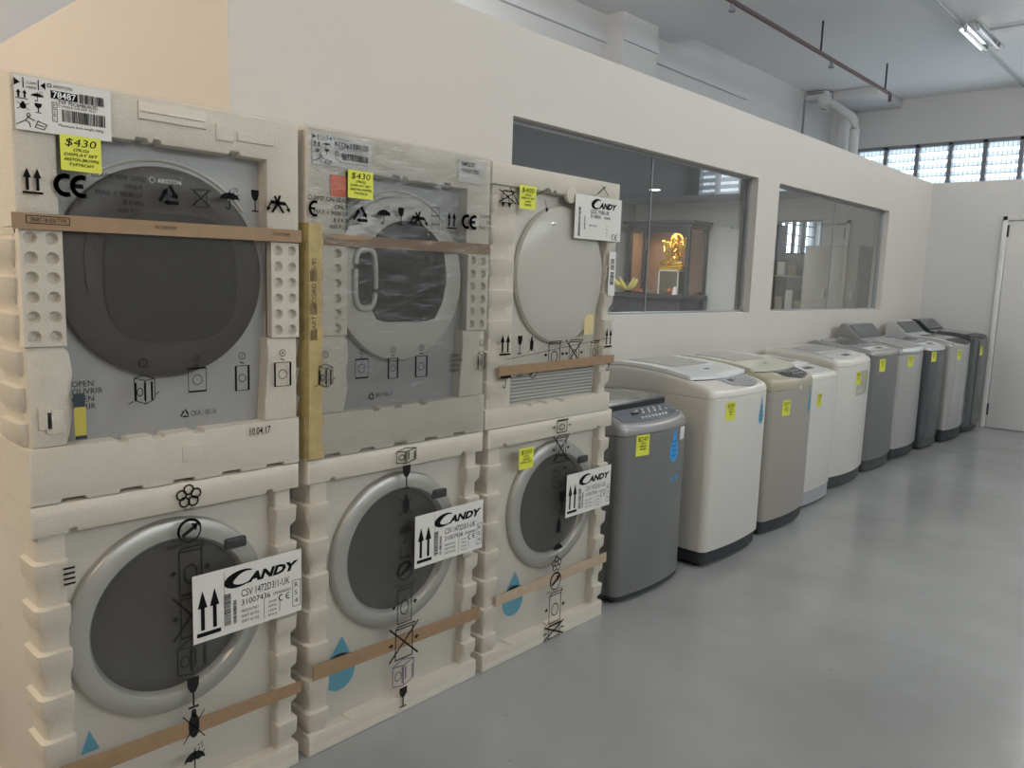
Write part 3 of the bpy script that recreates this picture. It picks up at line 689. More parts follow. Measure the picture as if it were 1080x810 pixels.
# ------------------------------------------------------------------ packed machines
XF = .74; XB = .10
def post(bm, y0, y1, z0, z1, pitch=.105, depth=.10, out=.013, side=1, phase=0, xf=None):
    """moulded corner post: stacked bulges with a sharp ledge on top of each; inner edge straight"""
    zz = [z0]; z = z1 - phase*pitch
    lv = []
    while z > z0+.01:
        lv += [(z, 0), (z-.004, 1), (z-.045, .85), (z-.062, 0)]; z -= pitch
    lv = [(z1, 0)] + [l for l in lv if z0 < l[0] < z1] + [(z0, 0)]
    lv = sorted(set(lv), key=lambda l: -l[0]); rings = []
    for zz, o in lv:
        e = out*o; a, b2 = y0, y1
        if side == 1: A = y0 + out - e; Bq = y1 - (out - e)*.25
        else: A = y0 + (out - e)*.25; Bq = y1 - out + e
        xq = (xf or XF) - out + e; xb = (xf or XF) - depth; r = .016
        if side == 1: pts = [(xb, A), (xq-r, A), (xq-r*.3, A+r*.3), (xq, A+r), (xq, Bq-.004), (xq-.004, Bq), (xb, Bq)]
        else: pts = [(xb, A), (xq-.004, A), (xq, A+.004), (xq, Bq-r), (xq-r*.3, Bq-r*.3), (xq-r, Bq), (xb, Bq)]
        rings.append([bm.verts.new((x, y, zz)) for x, y in pts])
    for a, b2 in zip(rings, rings[1:]):
        for k in range(7): bm.faces.new((a[k], a[(k+1) % 7], b2[(k+1) % 7], b2[k]))
    bm.faces.new(rings[0]); bm.faces.new(rings[-1]); bmesh.ops.recalc_face_normals(bm, faces=bm.faces)
def notched(y0, y1, z0, z1, top=(), bot=(), d=.009):
    """rectangle outline in (y,z) with shallow notches listed as (start, width)"""
    p = [(y0, z0)]
    for a, w_ in bot: p += [(a, z0), (a+.004, z0+d), (a+w_-.004, z0+d), (a+w_, z0)]
    p += [(y1, z0), (y1, z1)]
    for a, w_ in sorted(top, reverse=True): p += [(a+w_, z1), (a+w_-.004, z1-d), (a+.004, z1-d), (a, z1)]
    p += [(y0, z1)]; return p
def dimple_block(bm, y0, y1, z0, z1, cols, rows, x, r=.0155, dep=.014):
    """raised block whose face carries rows of cup-shaped dimples"""
    lo_ = [(y0, z0), (y1, z0), (y1, z1), (y0, z1)]; va = [bm.verts.new((x, *q)) for q in lo_]; vb = [bm.verts.new((x-.03, *q)) for q in lo_]
    for k in range(4): bm.faces.new((va[k], vb[k], vb[(k+1) % 4], va[(k+1) % 4]))
    cy = (y1-y0)/cols; cz = (z1-z0)/rows; n = 16
    for i in range(cols):
        for j in range(rows):
            a, b2 = y0+cy*i, z0+cz*j; c = (a+cy/2, b2+cz/2)
            def sq(k):
                t = 2*PI*k/n; u, v = math.cos(t), math.sin(t); m_ = max(abs(u), abs(v)); e = .003 
                return (c[0]+u/m_*(cy/2-(e if cols == 1 else 0)), c[1]+v/m_*cz/2)
            ro = [bm.verts.new((x, *sq(k))) for k in range(n)]
            R_ = [[bm.verts.new((x-dd, c[0]+rr*math.cos(2*PI*k/n), c[1]+rr*math.sin(2*PI*k/n))) for k in range(n)] for rr, dd in ((r, 0), (r*.93, dep*.5), (r*.6, dep))]
            seq = [ro]+R_
            for p_, q_ in zip(seq, seq[1:]):
                for k in range(n): bm.faces.new((p_[k], p_[(k+1) % n], q_[(k+1) % n], q_[k]))
            bm.faces.new(R_[-1])
def film_sheet(root, y0, y1, z0, z1, kind='film', top=True, amp=.0015, x=None, seed=1):
    x = x or XF+.003; rnd = random.Random(seed); bm = bmesh.new(); ny, nz = 30, 36
    g = [[bm.verts.new((x + amp*math.sin(9*j*.37+seed+i*.2)*math.sin(i*.31+j*.11), y0+(y1-y0)*i/ny, z0+(z1-z0)*j/nz)) for j in range(nz+1)] for i in range(ny+1)]
    rows = []
    for i in range(ny):
        for j in range(nz): bm.faces.new((g[i][j], g[i+1][j], g[i+1][j+1], g[i][j+1]))
    if top:
        prev = [g[i][nz] for i in range(ny+1)]
        for dx, dz in ((.006, .010), (.018, .016), (.03, .020)):
            cur = [bm.verts.new((x-dx, y0+(y1-y0)*i/ny, z1+dz)) for i in range(ny+1)]
            for i in range(ny): bm.faces.new((prev[i], prev[i+1], cur[i+1], cur[i]))
            prev = cur
    return obj('plastic_film', bm, kind, root)
def strap(root, y0, za0, za1, y1, zb0, zb1, m_='strap', x=XF+.006):
    bm = bmesh.new(); n = 14
    t = [bm.verts.new((xx, y0+(y1-y0)*i/n, (zb if k else za) )) for xx in (x-.003, x) for k in (0, 1) for i in range(n+1) for za, zb in (((za0+(zb0-za0)*i/n), (za1+(zb1-za1)*i/n)),)]
    N = n+1; q = lambda a, i: t[a*N+i]
    for i in range(n):
        bm.faces.new((q(2, i), q(2, i+1), q(3, i+1), q(3, i))); bm.faces.new((q(0, i), q(1, i), q(1, i+1), q(0, i+1)))
        bm.faces.new((q(1, i), q(3, i), q(3, i+1), q(1, i+1))); bm.faces.new((q(0, i), q(0, i+1), q(2, i+1), q(2, i)))
    for i in (0, n): bm.faces.new((q(0, i), q(2, i), q(3, i), q(1, i)))
    bmesh.ops.recalc_face_normals(bm, faces=bm.faces)
    o = obj('packing_strap', bm, m_, root); o['label'] = 'flat brown packing strap'
    return o

def foam_shell_upper(root, y0, y1, zb, zt, oy0, oy1, oz0, oz1, rear=True):
    """thick top cap and base tray of a packed machine"""
    bm = bmesh.new()
    ext_x(bm, notched(y0, y1, oz1, zt, bot=()), XB, XF, .012)
    # soften the long top edges
    obj('foam_cap', bm, 'foam', root)

def packed_washer(y0, y1, label, note_args=None, seed=0, dc=None, lines=None, straps=(), glassoff=0):
    t = thing('packed_washing_machine', label, 'washing machine', ((XB+XF)/2, (y0+y1)/2, 0))
    zt = .892; oy0, oy1, oz0, oz1 = y0+.068, y1-.072, .064, .822
    yc = dc
    # machine inside: cabinet sides and front
    obj('cabinet', B(XB+.02, XF-.055, y0+.028, y1-.028, .03, zt-.02, r=.006), 'panel_white', t)
    obj('front_panel', B(XF-.055, XF-.042, y0+.04, y1-.04, .04, zt-.03, r=.004), 'panel_white', t)
    ring = bmesh.new()
    lathe_x(ring, yc, .548, [(.250, XF-.043), (.253, XF-.032), (.250, XF-.022), (.244, XF-.017), (.215, XF-.013), (.204, XF-.014), (.199, XF-.020), (.193, XF-.040)], 72, False)
    d = obj('door', ring, 'ring_silver', t, label='silver door ring')
    gl = bmesh.new(); lathe_x(gl, yc, .548, [(.198, XF-.036), (.186, XF-.034), (.165, XF-.031), (.125, XF-.030), (.08, XF-.030), (.03, XF-.030)], 56, True)
    obj('door_glass', gl, 'glass_smoke', d)
    obj('door_handle', B(XF-.02, XF-.004, yc+.13, yc+.19, .69, .72, r=.006), 'trim_black', d)
    # foam
    bm = bmesh.new(); ext_x(bm, notched(y0, y1, oz1, zt, bot=((y0+.075, .02), (y1-.10, .02))), XB, XF, .013)
    obj('foam_cap', bm, 'foam', t)
    bm = bmesh.new(); ext_x(bm, notched(y0+.004, y1-.004, 0.0, oz0, top=((y0+.12, .03), (y0+.33, .05)), d=.006), XB, XF, .012)
    obj('foam_base', bm, 'foam', t)
    bm = bmesh.new(); post(bm, y0+.002, oy0+.006, oz0, oz1, out=.011, side=1, phase=.55); obj('foam_post', bm, 'foam', t)
    bm = bmesh.new(); post(bm, oy1, y1-.002, oz0, oz1, side=-1, phase=.45); obj('foam_post', bm, 'foam', t)
    bm = bmesh.new(); box(bm, XB, XB+.09, y0+.004, y0+.07, oz0, oz1, r=.01); obj('foam_post', bm, 'foam', t)
    fl = film_sheet(t, y0+.004, y1-.004, .03, zt-.022, 'film', True, .0012, seed=seed)
    for s in straps: strap(t, *s[:6], m_=s[6])
    return t, fl, yc

# ---- lower row
t, fl, yc = packed_washer(.52, 1.182, 'foam-packed washing machine on the floor under the dark-doored dryer, nearest the camera', dc=.836, seed=1,
    straps=((.55, .232, .280, 1.182, .222, .256, 'strap'),))
p = Ps(); c = .866
hexrec(p, c-.03, .832, c+.03, .884); p.text('PE-LD', c, .822, .008, align='C')
green_dot(p, c-.032, .738, c+.032, .802); boxo(p, c-.048, .608, c+.048, .728, arrows=True); boxo(p, c-.045, .495, c+.045, .605, cross=True, circ=False, arrows=True)
cube_(p, c-.042, .392, c+.042, .488); glass_(p, c-.018, .300, c+.018, .384); bug(p, c-.028, .203, c+.028, .300); umbrella(p, c-.028, .120, c+.028, .200)
p.text('MAX PCUT H34', c-.01, .732, .010, align='C'); p.build('printed_text', 'grey_ink', fl, XF+.0065)
candy_label(t, .868, .470, 1.181, .650, XF+.0095, ('CSV 1472D3/1-UK', '31007436', '1904000001'))
bm = bmesh.new(); p = Pr(); p.poly([(.612, .262), (.655, .262), (.633, .318)]); p.build('blue_energy_drop', 'blue_sticker', t, XF-.041)
p = Pr(); [p.rect(.578, .742-.012*k, .602, .747-.012*k) for k in range(4)]; p.build('side_print', 'grey_ink', t, XF+.0066)

t, fl, yc = packed_washer(1.208, 1.905, 'foam-packed washing machine on the floor under the plastic-wrapped pale-ringed dryer', dc=1.556, seed=2,
    straps=((1.222, .238, .284, 1.905, .222, .264, 'strap'),))
p = Ps(); c = 1.56
cube_(p, c-.045, .835, c+.045, .884); glass_(p, c-.018, .752, c+.018, .828); bug(p, c-.026, .66, c+.026, .738); umbrella(p, c-.026, .576, c+.026, .652)
p.line([(c-.02, .565), (c-.02, .53), (c+.02, .53)], .004); green_dot(p, c-.032, .452, c+.032, .517); boxo(p, c-.048, .314, c+.048, .434, arrows=True); p.text('MAX PCUT H34', c, .438, .010, align='C')
boxo(p, c-.058, .194, c+.058, .304, cross=True, circ=False, arrows=True); glass_(p, c-.018, .024, c+.018, .092)
p.build('printed_text', 'grey_ink', fl, XF+.0065)
p = Ps(); cube_(p, c-.05, .098, c+.05, .19); p.build('printed_text', 'purple_ink', fl, XF+.0066)
candy_label(t, 1.596, .482, 1.903, .655, XF+.0095, ('CSV 1472D3/1-UK', '31007436', '1904000002'))
p = Pr(); p.disc(1.345, .205, .058, .06); p.poly([(1.30, .245), (1.39, .245), (1.355, .318)]); p.build('blue_energy_drop', 'blue_sticker', t, XF-.041)

t, fl, yc = packed_washer(1.930, 2.662, 'foam-packed washing machine with a yellow price note, on the floor under the blank-doored dryer', dc=2.328, seed=3,
    straps=((1.985, .238, .277, 2.662, .238, .280, 'strap_light'),))
p = Ps(); c = 2.325
boxo(p, c-.05, .838, c+.05, .886, arrows=True); boxo(p, c-.048, .722, c+.048, .826, cross=True, arrows=True); cube_(p, c-.045, .62, c+.045, .705, False)
glass_(p, c+.0, .512, c+.04, .602); bug(p, c-.02, .424, c+.03, .502); umbrella(p, c-.025, .338, c+.035, .412); hexrec(p, c-.025, .284, c+.03, .342)
green_dot(p, c-.035, .205, c+.035, .282); boxo(p, c-.055, .075, c+.06, .198, arrows=True); p.text('MAX PCUT H34', c, .202, .010, align='C'); boxo(p, c-.055, .012, c+.06, .066, cross=True, circ=False, arrows=True)
p.build('printed_text', 'black_ink', fl, XF+.0065)
candy_label(t, 2.366, .490, 2.659, .662, XF+.0095, ('CSV 1472D3/1-UK', '31007436', '1904000003'))
note(t, 2.082, .728, 2.160, .806, XF+.008, ['$350', '(7KG)', 'WASHER', 'DISPLAY SET'])
p = Pr(); p.disc(2.13, .205, .058, .06); p.poly([(2.085, .245), (2.175, .245), (2.14, .318)]); p.build('blue_energy_drop', 'blue_sticker', t, XF-.041)

# ---- upper row
def packed_dryer(y0, y1, label, ly1, ry0, kind, seed, seam):
    t = thing('packed_tumble_dryer', label, 'tumble dryer', ((XB+XF)/2, (y0+y1)/2, .893))
    zb, zt = .893, 1.795; oz0, oz1 = 1.02, 1.692
    obj('cabinet', B(XB+.02, XF-.055, y0+.028, y1-.028, zb+.04, zt-.03, r=.006), 'panel_grey' if kind != 'white' else 'panel_white', t)
    pn = bmesh.new(); box(pn, XF-.055, XF-.042, y0+.04, y1-.04, oz0-.03, oz1+.03, r=.004)
    obj('front_panel', pn, 'panel_grey' if kind != 'white' else 'panel_white', t)
    bt_ = ((ly1+.16, .03), (ly1+.20, .02), (ry0-.10, .03))
    if kind == 'white':
        bm = bmesh.new(); ext_x(bm, notched(y0, y1, 1.722, zt, bot=bt_), XB, XF, .014)
    else:
        U = [(y0, 1.49), (ly1, 1.49), (ly1, oz1)]
        for a, w_ in bt_: U += [(a, oz1), (a+.004, oz1+.009), (a+w_-.004, oz1+.009), (a+w_, oz1)]
        U += [(ry0, oz1), (ry0, 1.49), (y1, 1.49), (y1, zt), (y0, zt)]
        bm = bmesh.new(); ext_x(bm, U, XF-.10, XF, .010); box(bm, XB, XF-.095, y0, y1, oz1, zt-.001)
    obj('foam_cap', bm, 'foam', t)
    bots = [(y0+.06+.125*k, .055) for k in range(5)]
    bm = bmesh.new(); ext_x(bm, notched(y0, y1, zb, oz0 if kind != 'white' else .963, top=((ly1+.10, .025), (ly1+.18, .03), (ly1+.28, .03)), bot=bots if kind != 'white' else (), d=.008), XB, XF, .013); obj('foam_base', bm, 'foam', t)
    return t, oz0, oz1

# dark-doored dryer, top left
y0, y1 = .522, 1.184
t, z0, z1 = packed_dryer(y0, y1, 'foam-packed tumble dryer with a dark round door, on top of the nearest stack', .605, 1.09, 'dark', 4, None)
yc, zc = .838, 1.400
rg = bmesh.new(); lathe_x(rg, yc, zc, [(.244, XF-.043), (.247, XF-.03), (.243, XF-.020), (.228, XF-.014), (.19, XF-.016)], 80, True); d = obj('door', rg, 'door_dark', t, label='dark brown round door')
def squircle(bm, yc, zc, a, b2, x, pw=4, n=48, dz=0, cut=0, depth=.004):
    pts = []
    for k in range(n):
        t_ = 2*PI*k/n; c_, s_ = math.cos(t_), math.sin(t_)
        pts.append((yc+a*abs(c_)**(2/pw)*(1 if c_ > 0 else -1), zc+b2*abs(s_)**(2/pw)*(1 if s_ > 0 else -1)))
    v0 = [bm.verts.new((x, y, z)) for y, z in pts]; v1 = [bm.verts.new((x-depth, y, z)) for y, z in pts]
    bm.faces.new(v0)
    for k in range(n): bm.faces.new((v0[k], v1[k], v1[(k+1) % n], v0[(k+1) % n]))
    bmesh.ops.recalc_face_normals(bm, faces=bm.faces)
bm = bmesh.new(); squircle(bm, yc+.014, zc-.01, .158, .150, XF-.012, 3.2); obj('door_glass', bm, 'glass_dark', d)
bm = bmesh.new(); squircle(bm, yc-.170, zc+.015, .014, .062, XF-.0125, 2.6, 32); obj('door_handle', bm, 'glass_smoke', d, False)
# arc line over the door, moulded in the panel
bm = bmesh.new(); tube(bm, [(XF-.041, yc+.262*math.cos(a), zc+.262*math.sin(a)) for a in [math.radians(38+k*4) for k in range(27)]], .004, 6); obj('panel_moulding', bm, 'door_white', t, label='pale moulding arc')
def dryer_posts(t, y0, y1, ly1, ry0, cover=False):
    bm = bmesh.new(); ext_x(bm, [(y0+.010, 1.02), (ly1-.004, 1.02), (ly1+.004, 1.05), (ly1+.012, 1.09), (ly1+.006, 1.13), (ly1+.014, 1.18), (ly1+.008, 1.225), (ly1-.004, 1.24), (y0+.006, 1.24)], XF-.10, XF-.004, .006)
    post(bm, y0-.008, y0+.06, 1.0, 1.49, pitch=.078, depth=.13, side=1, phase=.3, xf=XF-.022)
    box(bm, XB, XF-.03, y0+.012, y0+.06, .97, 1.75); box(bm, XF-.16, XF-.014, y0+.003, y0+.05, 1.47, 1.690, r=.006)
    obj('foam_post', bm, 'foam', t)
    bm = bmesh.new(); dimple_block(bm, y0+.003, ly1+.002, 1.240, 1.488, 2, 6, XF+.0015, .0132); obj('dimple_block', bm, 'foam', t)
    bm = bmesh.new(); box(bm, XF-.10, XF-.022, ry0+.008, y1-.004, 1.23, 1.5); ext_x(bm, [(ry0-.012, 1.02), (y1-.006, 1.02), (y1-.006, 1.24), (ry0-.004, 1.24), (ry0, 1.20), (ry0-.010, 1.06)], XF-.10, XF-.004, .006)
    obj('foam_post', bm, 'foam', t)
    bm = bmesh.new(); dimple_block(bm, ry0+.008, y1-.003, 1.240, 1.488, 2, 6, XF+.0015, .0132); obj('dimple_block', bm, 'foam', t)
dryer_posts(t, y0, y1, .605, 1.092)
bm = bmesh.new(); ext_x(bm, [(.772, 1.742), (.930, 1.742), (.930, 1.782), (.772, 1.782)], XF-.01, XF+.006, .004); box(bm, XF-.01, XF+.009, .776, .926, 1.758, 1.762, r=.0015); box(bm, XF-.01, XF+.004, .955, 1.0, 1.722, 1.760, r=.002); box(bm, XF-.01, XF+.004, 1.01, 1.11, 1.728, 1.750, r=.002); obj('foam_grip', bm, 'foam', t)
bm = bmesh.new(); ext_x(bm, [(.855, .945), (.905, .945), (.905, .985), (.855, .985)], XF-.01, XF+.003, .002); box(bm, XF-.01, XF+.0035, .545, .572, 1.06, 1.11, r=.002); box(bm, XF-.01, XF+.0035, .56, .595, 1.05, 1.10, r=.002); obj('foam_emboss', bm, 'foam', t)
fl = film_sheet(t, y0+.004, y1-.004, .905, 1.782, 'film', True, .0012, x=XF+.0045, seed=4)
strap(t, .512, 1.484, 1.517, 1.186, 1.491, 1.523, x=XF+.009)
p = Pr(); p.text('78487-18-000-TYPE', .545, 1.500, .009, .07); p.line([(.538, 1.497), (.62, 1.497), (.62, 1.512), (.538, 1.512)], .0015, True); p.text('EPS CORDSTRAP', .80, 1.502, .008, .05); p.text('CORDSTRAP', 1.10, 1.505, .008, .05); p.build('strap_print', 'black_ink', t, XF+.0097)
p = Ps()
up_arrows(p, .534, 1.556, .572, 1.608); ce(p, .592, 1.556, .65, 1.604, .2)
for k, s in enumerate(('CLAMP ON SIDES', 'ONLY', 'MAX = 900KGF', '8.4 KN', '600 P.S.I.')): p.text(s, .775 if k else .784, 1.604-.018*k, .011, align='R')
rec_tri(p, .809, 1.556, .862, 1.606); p.text('04', .828, 1.572, .014); boxo(p, .887, 1.56, .935, 1.602, cross=True, circ=False); umbrella(p, .958, 1.56, 1.010, 1.614); glass_(p, 1.040, 1.560, 1.064, 1.614); kick(p, 1.084, 1.565, 1.152, 1.605)
for k, s in enumerate(('OPEN', 'OUVRIR', 'OPEN', 'ABRIR')): p.text(s, .610, 1.150-.017*k, .013)
diag(p, .729, 1.098, .80, 1.204, 1, 0); diag(p, .861, 1.118, .925, 1.204, 2, 1); diag(p, .986, 1.11, 1.036, 1.207, 3, 2); diag(p, 1.094, 1.112, 1.160, 1.209, 4, 2)
rec_tri(p, .848, 1.055, .872, 1.078); p.text('CKA / 05-16', .875, 1.058, .014, .064); p.text('10.04.17', 1.03, .99, .02, .06, bold=.01)
p.build('printed_text', 'black_ink', fl, XF+.0085)
p = Pr(); p.arc(.806, 1.613, .006, .006, 0, 360, .0015); p.text('ARISTON', .818, 1.608, .0105, .055); p.build('door_print', 'white_ink', d, XF-.0125)
p = Pr(); p.rect(.612, 1.105, .636, 1.135); p.rect(.614, 1.033, .638, 1.041); p.build('energy_sticker', 'energy_black', t, XF+.0087)
p = Pr(); p.rect(.613, 1.041, .637, 1.105); p.build('energy_sticker', 'energy_olive', t, XF+.0087)
def ship(root, y0, z0, y1, z1, x, code, pale=False):
    pl = label_plate(root, y0, z0, y1, z1, x); p = Pr(); T = S_(y0, z0, y1, z1); W, H = y1-y0, z1-z0
    p.poly([T(.00, .80), T(.06, .87), T(.0, .94)]); p.line([T(.09, .78), T(.09, .96)], .002); p.line([T(.24, .78), T(.24, .96)], .002); p.poly([T(.31, .80), T(.26, .87), T(.31, .94)])
    p.text('CLAMP', *T(.12, .86), H*.05, W*.1); p.text('HERE', *T(.12, .78), H*.05, W*.1)
    up_arrows(p, *T(.01, .57), *T(.13, .74)); umbrella(p, *T(.16, .56), *T(.29, .76)); bug(p, *T(.02, .36), *T(.14, .53)); glass_(p, *T(.19, .35), *T(.27, .53)); kicker(p, *T(.01, .05), *T(.31, .32))
    p.arc(*T(.35, .90), H*.035, H*.035, 0, 360, .0015, 10); p.text('ARISTON', *T(.385, .87), H*.06, W*.2)
    p.rect(*T(.36, .67), *T(.64, .82)); p.bars(*T(.66, .66), *T(.93, .84), 20)
    p.text('TVF 75C6HB(AUS)', *T(.43, .585), H*.07, W*.42, bold=.01); p.text('TUMBLE DRYER 7KG', *T(.43, .525), H*.045, W*.40); p.bars(*T(.47, .26), *T(.93, .49), 34)
    for k, s in enumerate('PSL'): p.line([T(.37, .50-.13*k), T(.42, .50-.13*k), T(.42, .60-.13*k), T(.37, .60-.13*k)], .001, True); p.text(s, *T(.385, .52-.13*k), H*.05)
    p.text('Maximum load weight 50Kg', *T(.43, .16), H*.05, W*.48)
    p.build('label_print', 'grey_ink' if pale else 'black_ink', pl, x+.0008)
    p = Pr(); p.text(code, *T(.38, .685), H*.125, W*.24, bold=.012); p.build('label_number', 'white_ink', pl, x+.0016)
ship(t, .528, 1.682, .712, 1.788, XF+.0075, '78487')
note(t, .607, 1.611, .688, 1.684, XF+.010, ['$430', '(7KG)', 'DISPLAY SET', 'ARISTON (BROWN)', 'TVF75C6H'])

# white-ringed dryer wrapped in film, top middle
y0, y1 = 1.204, 1.905
t, z0, z1 = packed_dryer(y0, y1, 'plastic-wrapped tumble dryer with a pale ring door and yellowed tape on its left edge', 1.335, 1.80, 'grey', 5, None)
yc, zc = 1.552, 1.400
rg = bmesh.new(); lathe_x(rg, yc, zc, [(.244, XF-.043), (.247, XF-.03), (.243, XF-.018), (.225, XF-.011), (.19, XF-.009), (.12, XF-.011)], 80, True); d = obj('door', rg, 'door_white', t, label='pale grey ring door')
bm = bmesh.new(); pts = []
for k in range(25):
    a = math.radians(20+140*k/24); pts.append((yc+.012+.158*math.cos(a), zc+.03+.145*math.sin(a)))
pts += [(yc-.125, zc+.0), (yc-.125, zc-.08), (yc-.10, zc-.118), (yc-.075, zc-.126), (yc+.09, zc-.126), (yc+.125, zc-.118), (yc+.155, zc-.07), (yc+.172, zc)]
v0 = [bm.verts.new((XF-.0065, y, z)) for y, z in pts]; v1 = [bm.verts.new((XF-.012, y, z)) for y, z in pts]; bm.faces.new(v0)
for k in range(len(pts)): bm.faces.new((v0[k], v1[k], v1[(k+1) % len(pts)], v0[(k+1) % len(pts)]))
bmesh.ops.recalc_face_normals(bm, faces=bm.faces); obj('door_glass', bm, 'glass_dark', d)
bm = bmesh.new(); a = yc-.178; lp = []
for k in range(41):
    t_ = 2*PI*k/40; c_, s_ = math.cos(t_), math.sin(t_); lp.append((XF-.004, a+.03+.036*abs(c_)**.6*(1 if c_ > 0 else -1), zc+.085*abs(s_)**.6*(1 if s_ > 0 else -1)))
tube(bm, lp, .0085, 10); obj('door_handle', bm, 'door_white', d)
bm = bmesh.new(); squircle(bm, a+.03, zc, .028, .075, XF-.0055, 3, 32); obj('handle_recess', bm, 'glass_dark', d)
bm = bmesh.new(); tube(bm, [(XF-.041, yc+.262*math.cos(q), zc+.262*math.sin(q)) for q in [math.radians(38+k*4) for k in range(27)]], .004, 6); obj('panel_moulding', bm, 'door_white', t, label='pale moulding arc')
dryer_posts(t, y0, y1, 1.335, 1.80)
p = Pr(); p.text('ARISTON', 1.53, 1.608, .008, .06); p.build('panel_print', 'grey_ink', d, XF-.010)
fl = film_sheet(t, y0+.002, y1-.002, .900, 1.785, 'film_thick', True, .0022, x=XF+.006, seed=5)
strap(t, 1.234, 1.488, 1.519, 1.908, 1.490, 1.523, x=XF+.005)
p = Ps()
rec_tri(p, 1.348, 1.556, 1.404, 1.604); p.text('04', 1.370, 1.571, .013); umbrella(p, 1.432, 1.558, 1.482, 1.612); glass_(p, 1.508, 1.558, 1.533, 1.610); kick(p, 1.553, 1.563, 1.625, 1.602)
for k in range(3): p.line([(1.640, 1.546+.026*k), (1.672, 1.546+.026*k), (1.672, 1.570+.026*k), (1.640, 1.570+.026*k)], .0012, True)
up_arrows(p, 1.703, 1.562, 1.745, 1.614); ce(p, 1.768, 1.566, 1.83, 1.612, .2); p.arc(1.226, 1.583, .016, .018, 75, 285, .007); p.rect(1.212, 1.580, 1.226, 1.586)
for k, s in enumerate(('CLAMP-ON-SIDES', 'ONLY', 'MAX = 900KGF', '8.4 KN', '600 P.S.I.')): p.text(s, 1.332, 1.606-.018*k, .012, align='R')
for k, s in enumerate(('CLAMP-', 'ON', 'MAX = 9')): p.text(s, 1.902, 1.606-.018*k, .011, align='R')
diag(p, 1.224, 1.098, 1.294, 1.198, 1, 0); diag(p, 1.350, 1.116, 1.415, 1.198, 2, 1); diag(p, 1.473, 1.106, 1.522, 1.200, 3, 2); diag(p, 1.577, 1.103, 1.641, 1.202, 4, 2); diag(p, 1.845, 1.103, 1.902, 1.207, 1, 0)
for k, s in enumerate(('OPEN', 'OUVRIR', 'OPEN', 'ABRIR')): p.text(s, 1.728, 1.156-.016*k, .012)
rec_tri(p, 1.405, 1.048, 1.430, 1.072); p.text('BKO/06-11', 1.435, 1.054, .013, .06)
p.build('printed_text', 'black_ink', fl, XF+.0105)
ship(t, 1.222, 1.700, 1.418, 1.782, XF+.0035, '78479', True)
p = Pr(); p.rect(1.279, 1.622, 1.332, 1.678); p.build('red_label', 'red_label', t, XF+.0035)
pl = label_plate(t, 1.755, 1.712, 1.868, 1.782, XF+.0035, 'sample_label'); p = Pr(); p.text('SAMPLE SET', 1.768, 1.762, .013, .06, bold=.02); p.text('FOR NEW SERIES', 1.766, 1.742, .012, .08, bold=.02); p.build('label_print', 'black_ink', pl, XF+.0042)
note(t, 1.331, 1.622, 1.417, 1.698, XF+.010, ['$430', '(7KG)', 'DISPLAY SET', 'ARISTON (WHITE)', 'TVF75C6'])
# yellowed tape wrapped round the left edge
bm = bmesh.new(); n = 26
for sgn in (0,):
    rings = []
    for k in range(n+1):
        z = .898 + (1.545-.898)*k/n; o = .0025*math.sin(k*1.9)
        rings.append([bm.verts.new(c_) for c_ in ((XF-.11, y0-.004+o*.4, z), (XF-.02, y0-.004+o*.4, z), (XF+.008, y0+.004, z), (XF+.0085, y0+.024+o, z), (XF+.0085, y0+.046+o*1.5, z))])
    for a_, b_ in zip(rings, rings[1:]):
        for k in range(4): bm.faces.new((a_[k], a_[k+1], b_[k+1], b_[k]))
tp = obj('edge_tape', bm, 'foam_stained', t, label='yellowed brown adhesive tape')
p = Pr(); [p.bars(1.212, z_, 1.232, z_+.03, 9) for z_ in (1.30, 1.39, 1.23)]
[p.text(s_, 1.230, z_, .014, rot=PI/2) for s_, z_ in (('CORD', 1.33), ('5/95', 1.42), ('ART', 1.26))]; p.build('tape_print', 'stem_brown', tp, XF+.0095)

# blank-doored vented dryer, top right
y0, y1 = 1.912, 2.640
t, z0, z1 = packed_dryer(y0, y1, 'foam-packed tumble dryer with a blank pale round door and a slatted grille', 2.03, 2.57, 'white', 6, None)
yc, zc = 2.322, 1.430
rg = bmesh.new(); lathe_x(rg, yc, zc, [(.252, XF-.043), (.256, XF-.032), (.250, XF-.020), (.236, XF-.014), (.16, XF-.008), (.06, XF-.005), (.01, XF-.005)], 80, True); d = obj('door', rg, 'door_white', t, label='blank pale door')
bm = bmesh.new()
for k in range(11): box(bm, XF-.044, XF-.034, 2.062, 2.560, .962+.0125*k, .968+.0125*k, r=.001)
obj('vent_grille', bm, 'door_white', t)
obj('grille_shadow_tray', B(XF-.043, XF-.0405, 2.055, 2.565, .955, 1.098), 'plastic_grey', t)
bm = bmesh.new(); post(bm, y0+.002, 2.034, .963, 1.722, side=1, phase=.3); box(bm, XF-.06, XF-.012, 2.0, 2.046, .963, 1.722, r=.004); obj('foam_post', bm, 'foam', t)
bm = bmesh.new(); post(bm, 2.572, y1-.002, .963, 1.722, side=-1, phase=.35); obj('foam_post', bm, 'foam', t)
bm = bmesh.new(); lathe_x(bm, 2.33, 1.725, [(.03, XF-.01), (.03, XF+.003), (.024, XF+.004)], 24, True); obj('foam_emboss', bm, 'foam', t)
bm = bmesh.new(); ball(bm, (XF-.012, 2.25, 1.615), .009, .4, 1.6, .8); obj('door_badge', bm, 'chrome', d)
fl = film_sheet(t, y0+.004, y1-.004, .905, 1.782, 'film', True, .0012, x=XF+.0045, seed=6)
strap(t, 1.962, 1.078, 1.112, 2.642, 1.087, 1.120, x=XF+.009)
p = Ps()
up_arrows(p, 1.963, 1.150, 2.018, 1.222); up_arrows(p, 2.572, 1.152, 2.622, 1.228); glass_(p, 2.052, 1.150, 2.080, 1.215); bug(p, 2.11, 1.148, 2.148, 1.212)
